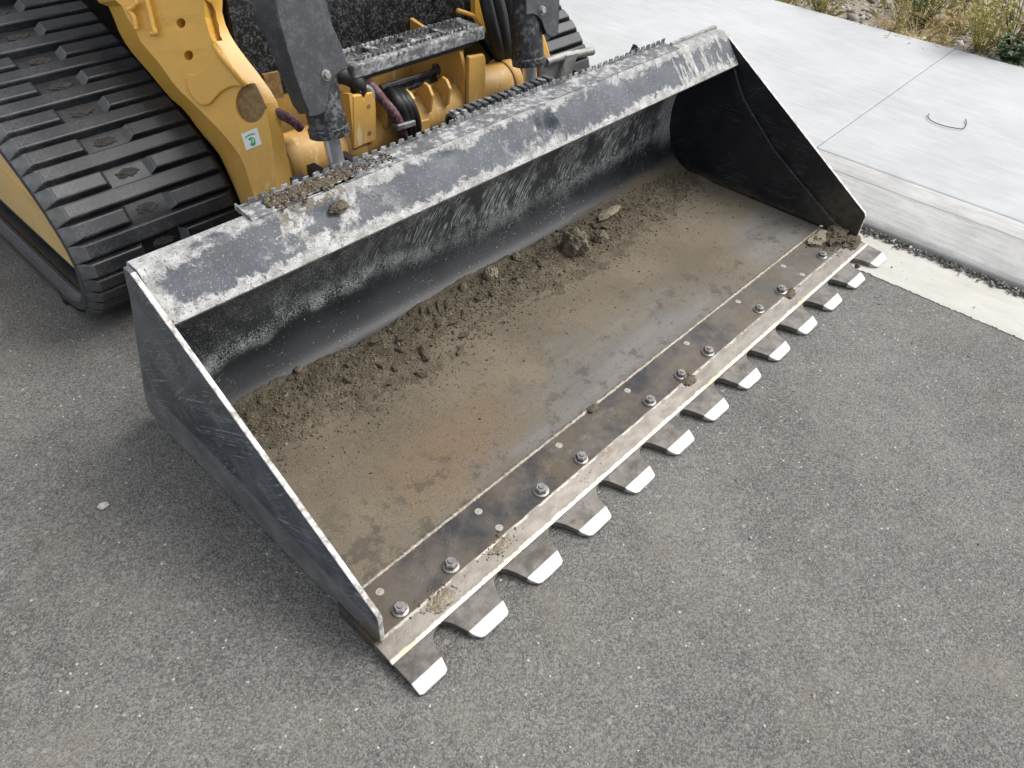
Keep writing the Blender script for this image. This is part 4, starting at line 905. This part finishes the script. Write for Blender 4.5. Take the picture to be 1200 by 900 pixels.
# broken clay chips and stubs in the loose dirt
chips = [(.60, .775, .030, .010, .55), (.585, .735, .026, .009, .35), (.66, .786, .012, .006, 1.2), (.69, .778, .024, .006, 1.0), (.715, .770, .026, .006, .95), (.74, .762, .024, .006, .98), (.765, .757, .022, .006, 1.02), (.71, .735, .013, .006, .2), (.70, .715, .020, .008, .5), (.735, .695, .022, .008, .25), (.78, .705, .018, .008, .6),
         (.60, .66, .022, .012, .7), (.58, .64, .018, .010, 1.3), (.625, .675, .016, .011, .2), (.55, .70, .015, .009, 1.9), (.50, .66, .016, .008, .9), (.475, .69, .018, .007, 1.7), (.46, .63, .015, .010, .2), (.67, .60, .024, .007, .4), (.53, .60, .018, .008, 2.2), (.72, .64, .020, .009, .1), (.42, .74, .014, .010, .4), (.86, .725, .018, .010, .6), (.90, .71, .015, .009, 1.1), (1.0, .715, .016, .012, .3), (1.10, .705, .018, .010, .8), (.38, .70, .012, .010, 1.4), (1.42, .715, .014, .011, .2), (1.40, .745, .016, .010, 1.3), (.64, .735, .014, .010, 2.5), (.52, .765, .018, .009, .3)]
pal = [(lambda h: mesh_data('clay_chip', h[0], h[1]))(hull(13, 40+k, (1, .42, .34))) for k in range(7)]
CL = {0: 'long flat tan clay chip at the dirt edge, left end of the chip group', 1: 'flat clay flake lying just below the long tan chip at the left', 3: 'first of the parallel clay stubs at the back edge, counted from the left', 4: 'second of the parallel clay stubs at the back edge, counted from the left', 5: 'third of the parallel clay stubs at the back edge, counted from the left', 6: 'fourth and rightmost of the parallel clay stubs at the back edge',
  7: 'thin dark clay sliver just below the parallel stubs', 11: 'thickest clay chip in the broken heap left of the bare dark patch', 18: 'long clay chip lying alone in front of the dirt bank, nearest the cutting edge', 20: 'lone flat chip on the brown floor right of the chip heap'}
for k, (x, y, L, w, r) in enumerate(chips):
    o = link('clay_chip', pal[k % 7], MAT['soil3']); s = L*1.2; o.location = (x, y, top(x, y)+w*.45); o.scale = (s, w/.42*1.25, w/.34*1.0); o.rotation_euler = (rng.normal()*.15, rng.normal()*.12, r)
    tag(o, CL.get(k, 'small broken chip of dried clay in the loose dirt at the bucket back'), 'clay chip', 'clay chips in the bucket')
# caked mud in the right front corner and behind some bolts
clod(1.935, .165, (.060, .040, .022), 31, 'soil', 'brown mud caked in the right front corner of the bucket', 'caked_mud', 'mud', z=.036, rough=.42)
clod(1.875, .196, (.048, .022, .016), 32, 'soil2', 'pale crusted mud beside the right side plate, above the last bolt', 'caked_mud', 'mud', z=.034, rough=.45)
clod(1.945, .115, (.040, .024, .014), 33, 'soil', 'lump of dried mud on the cutting edge at its right end', 'caked_mud', 'mud', z=.032, rough=.40)
clod(.999, .122, (.020, .017, .0035), 34, 'soil', 'flat dried mud smear below the sixth bolt, on the polished band', 'mud_smear', 'mud', z=.0305, rough=.5)
clod(1.535, .120, (.022, .016, .0035), 35, 'soil', 'dried mud smear beside the second bolt from the right end', 'mud_smear', 'mud', z=.0305, rough=.5)
clod(.140, .105, (.030, .016, .0035), 36, 'soil2', 'crusted mud patch on the polished band between the two leftmost bolts', 'mud_smear', 'mud', z=.0285, rough=.45)
clod(.305, .108, (.024, .012, .0035), 37, 'soil2', 'crusted mud patch on the polished band right of the second bolt', 'mud_smear', 'mud', z=.0292, rough=.45)
clod(.742, .222, (.017, .010, .006), 38, 'soil', 'little mud lump stuck to the weld line near the bucket middle', 'mud_lump', 'mud', z=.033)
clod(1.84, .045, (.0085, .008, .008), 39, 'soil', 'dark crumb of mud on the second tooth from the right', 'mud_lump', 'mud', z=.0225)

it = []
for cx, cy, rx, ry, n, z in ((.135, .112, .050, .026, 420, .0295), (.305, .112, .038, .018, 260, .0295), (.999, .126, .026, .020, 160, .0300), (1.535, .122, .028, .018, 170, .0300), (.60, .105, .055, .016, 170, .0280), (.80, .100, .045, .014, 140, .0275), (1.90, .165, .070, .050, 700, .0305), (1.20, .110, .06, .016, 110, .0285)):
    for _ in range(n):
        x, y = cx+rng.normal()*rx*.55, cy+rng.normal()*ry*.55
        if .080 < y and .024 < x < BW-.024: it.append((x, y, z-(max(0, .1235-y))*.19, float(np.clip(rng.lognormal(-6.5, .5), .0006, .004))))
tag(crumbs('edge_crumbs', it, MAT['crumb'], None, .55), 'crumbs of dried mud along the polished band of the cutting edge', 'soil crumbs', kind='stuff')

# ------------------------------------------------------------------ small things on the ground
def pebble(x, y, s, seed, label, z=0.0, mat='pebble'):
    o = link('pebble', lump('pebble', (s, s*.8, s*.6), seed, .18), MAT[mat]); o.location = (x, y, z+s*.42); o.rotation_euler = (0, 0, seed); tag(o, label, 'pebble')
pebble(-.196, .771, .0105, 3, 'pale angular pebble lying alone on the asphalt left of the bucket')
pebble(.02, .68, .004, 5, 'tiny white stone on the asphalt between the lone pebble and the bucket side')
# bent scrap of wire on the sidewalk
wp = [at(700+x/2.4, y/2.4, 2, .122) for x, y in ((933, 320), (930, 327), (936, 337), (955, 347), (980, 355), (1005, 360), (1025, 362), (1035, 356), (1038, 345), (1036, 335))]
tag(obj('wire_scrap', *tube(smooth_path(wp, 5), .0017, 7), MAT['wire'], None, True), 'thin dark bent piece of wire lying on the pale sidewalk', 'wire')
# dry mud left on the grip channel
tag(crumbs('channel_dirt', [(rng.uniform(.30, .50), .773+rng.normal()*.012, .512, rng.uniform(.002, .0075)) for _ in range(900)]+[(rng.uniform(.50, .62), .775+rng.normal()*.012, .513, rng.uniform(.001, .004)) for _ in range(160)], MAT['crumb']), 'dirt packed in the grip channel on the bucket top', 'dirt', kind='stuff')
clod(.425, .712, (.022, .014, .010), 51, 'soil', 'dark mud lump stuck on the left half of the bucket top beam', 'mud_lump', 'mud', z=.487)
# weeds on the verge
def plant(name, label, cat, x, y, h, n, spread, leafm, stemm, leaves=14, leafl=.05, leafw=.010, droop=.25, group=None):
    t = thing(name, label, cat, (x, y, vz(x, y)-.01), group); r = np.random.default_rng(int(abs(x*977+y*131)*10)); S = []; Lf = []
    for k in range(n):
        a = r.uniform(0, 6.283); sp = spread*math.sqrt(r.uniform(.05, 1)); hh = h*r.uniform(.55, 1.05)
        b0 = Vector((x+math.cos(a)*.02, y+math.sin(a)*.02, vz(x, y)-.01)); tip = b0+Vector((math.cos(a)*sp, math.sin(a)*sp, hh)); md = b0.lerp(tip, .5)+Vector((0, 0, hh*droop*.5))
        P = smooth_path([b0, md, tip], 4); S.append(tube(P, [.0035-.0026*i/(len(P)-1) for i in range(len(P))], 4))
        for q in range(leaves):
            u = r.uniform(.12, 1.0); p = P[min(int(u*(len(P)-1)), len(P)-1)]; aa = r.uniform(0, 6.283); el = r.uniform(-.1, .9); L = leafl*r.uniform(.5, 1.2)
            d = Vector((math.cos(aa)*math.cos(el), math.sin(aa)*math.cos(el), math.sin(el))); sd_ = d.cross(Vector((0, 0, 1))).normalized()*leafw*r.uniform(.6, 1.2); m_ = p+d*L*.5+Vector((0, 0, L*.08)); e = p+d*L-Vector((0, 0, L*.2))
            Lf.append(([p, m_+sd_, e, m_-sd_], [(0, 1, 2, 3)]))
    obj('stem', *merge(*S), MAT[stemm], t); lo = obj('foliage', *merge(*Lf), MAT[leafm], t); return t
spots = [
 ('weed_plant', 'yellowish spindly weed at the verge edge, leftmost of the weeds', 'weed', (968, 6), .20, 26, .14, 'leafy', 'dry', 16, .035, .006),
 ('weed_plant', 'tall yellow stalky weed standing alone near the sidewalk edge', 'weed', (1056, 30), .34, 7, .035, 'leafy', 'dry', 26, .028, .006),
 ('weed_plant', 'bushy olive weed behind the tall yellow stalk', 'weed', (1082, 18), .28, 22, .18, 'leafy', 'leafd', 18, .035, .006),
 ('weed_plant', 'feathery yellow green weed at the right, left of the red stem', 'weed', (1150, 58), .34, 26, .20, 'leafy', 'leafy', 22, .035, .005),
 ('weed_plant', 'pale green weed at the right edge of the view beyond the red stem', 'weed', (1192, 42), .30, 24, .20, 'leafy', 'leafd', 20, .035, .006),
 ('green_weed', 'low dark green leafy weed touching the sidewalk at the right', 'weed', (1186, 66), .09, 22, .10, 'leafd', 'leafd', 14, .05, .012),
 ('dry_grass', 'flattened tuft of dry straw grass beside the tall yellow stalk', 'grass', (1078, 36), .06, 90, .28, 'dry', 'dry', 4, .05, .003),
 ('dry_grass', 'sparse straw tuft in the middle of the verge between two weeds', 'grass', (1105, 24), .10, 60, .22, 'dry', 'dry', 4, .05, .003),
 ('green_weed', 'small dark green weed at the top edge between the yellow weeds', 'weed', (1084, 3), .12, 14, .07, 'leafd', 'leafd', 12, .04, .010)]
for nm, lb, ct_, (px, py), h, n, sp_, lm, sm, lv_, ll, lw_ in spots:
    p = at(px, py, 2, .12); plant(nm, lb, ct_, max(p.x, 3.88), p.y, h, n, sp_, lm, sm, lv_, ll, lw_)
p0 = at(1178, 66, 2, .12)
rs = thing('red_stem_weed', 'single upright weed with a thick red brown stem at the right end of the verge', 'weed', p0)
b0 = Vector(p0); P = smooth_path([b0, b0+Vector((.03, -.01, .16)), b0+Vector((.05, -.01, .42))], 5)
obj('stem', *tube(P, [.006-.0004*i for i in range(len(P))], 7), MAT['redstem'], rs, True)
obj('side_shoot', *merge(*[tube([P[k], P[k]+Vector((.03*(-1)**k, .04*(-1)**k, .04)), P[k]+Vector((.05*(-1)**k, .09*(-1)**k, .05))], [.0022, .0016, .0008], 5) for k in range(2, 10)]), MAT['redstem'], rs)
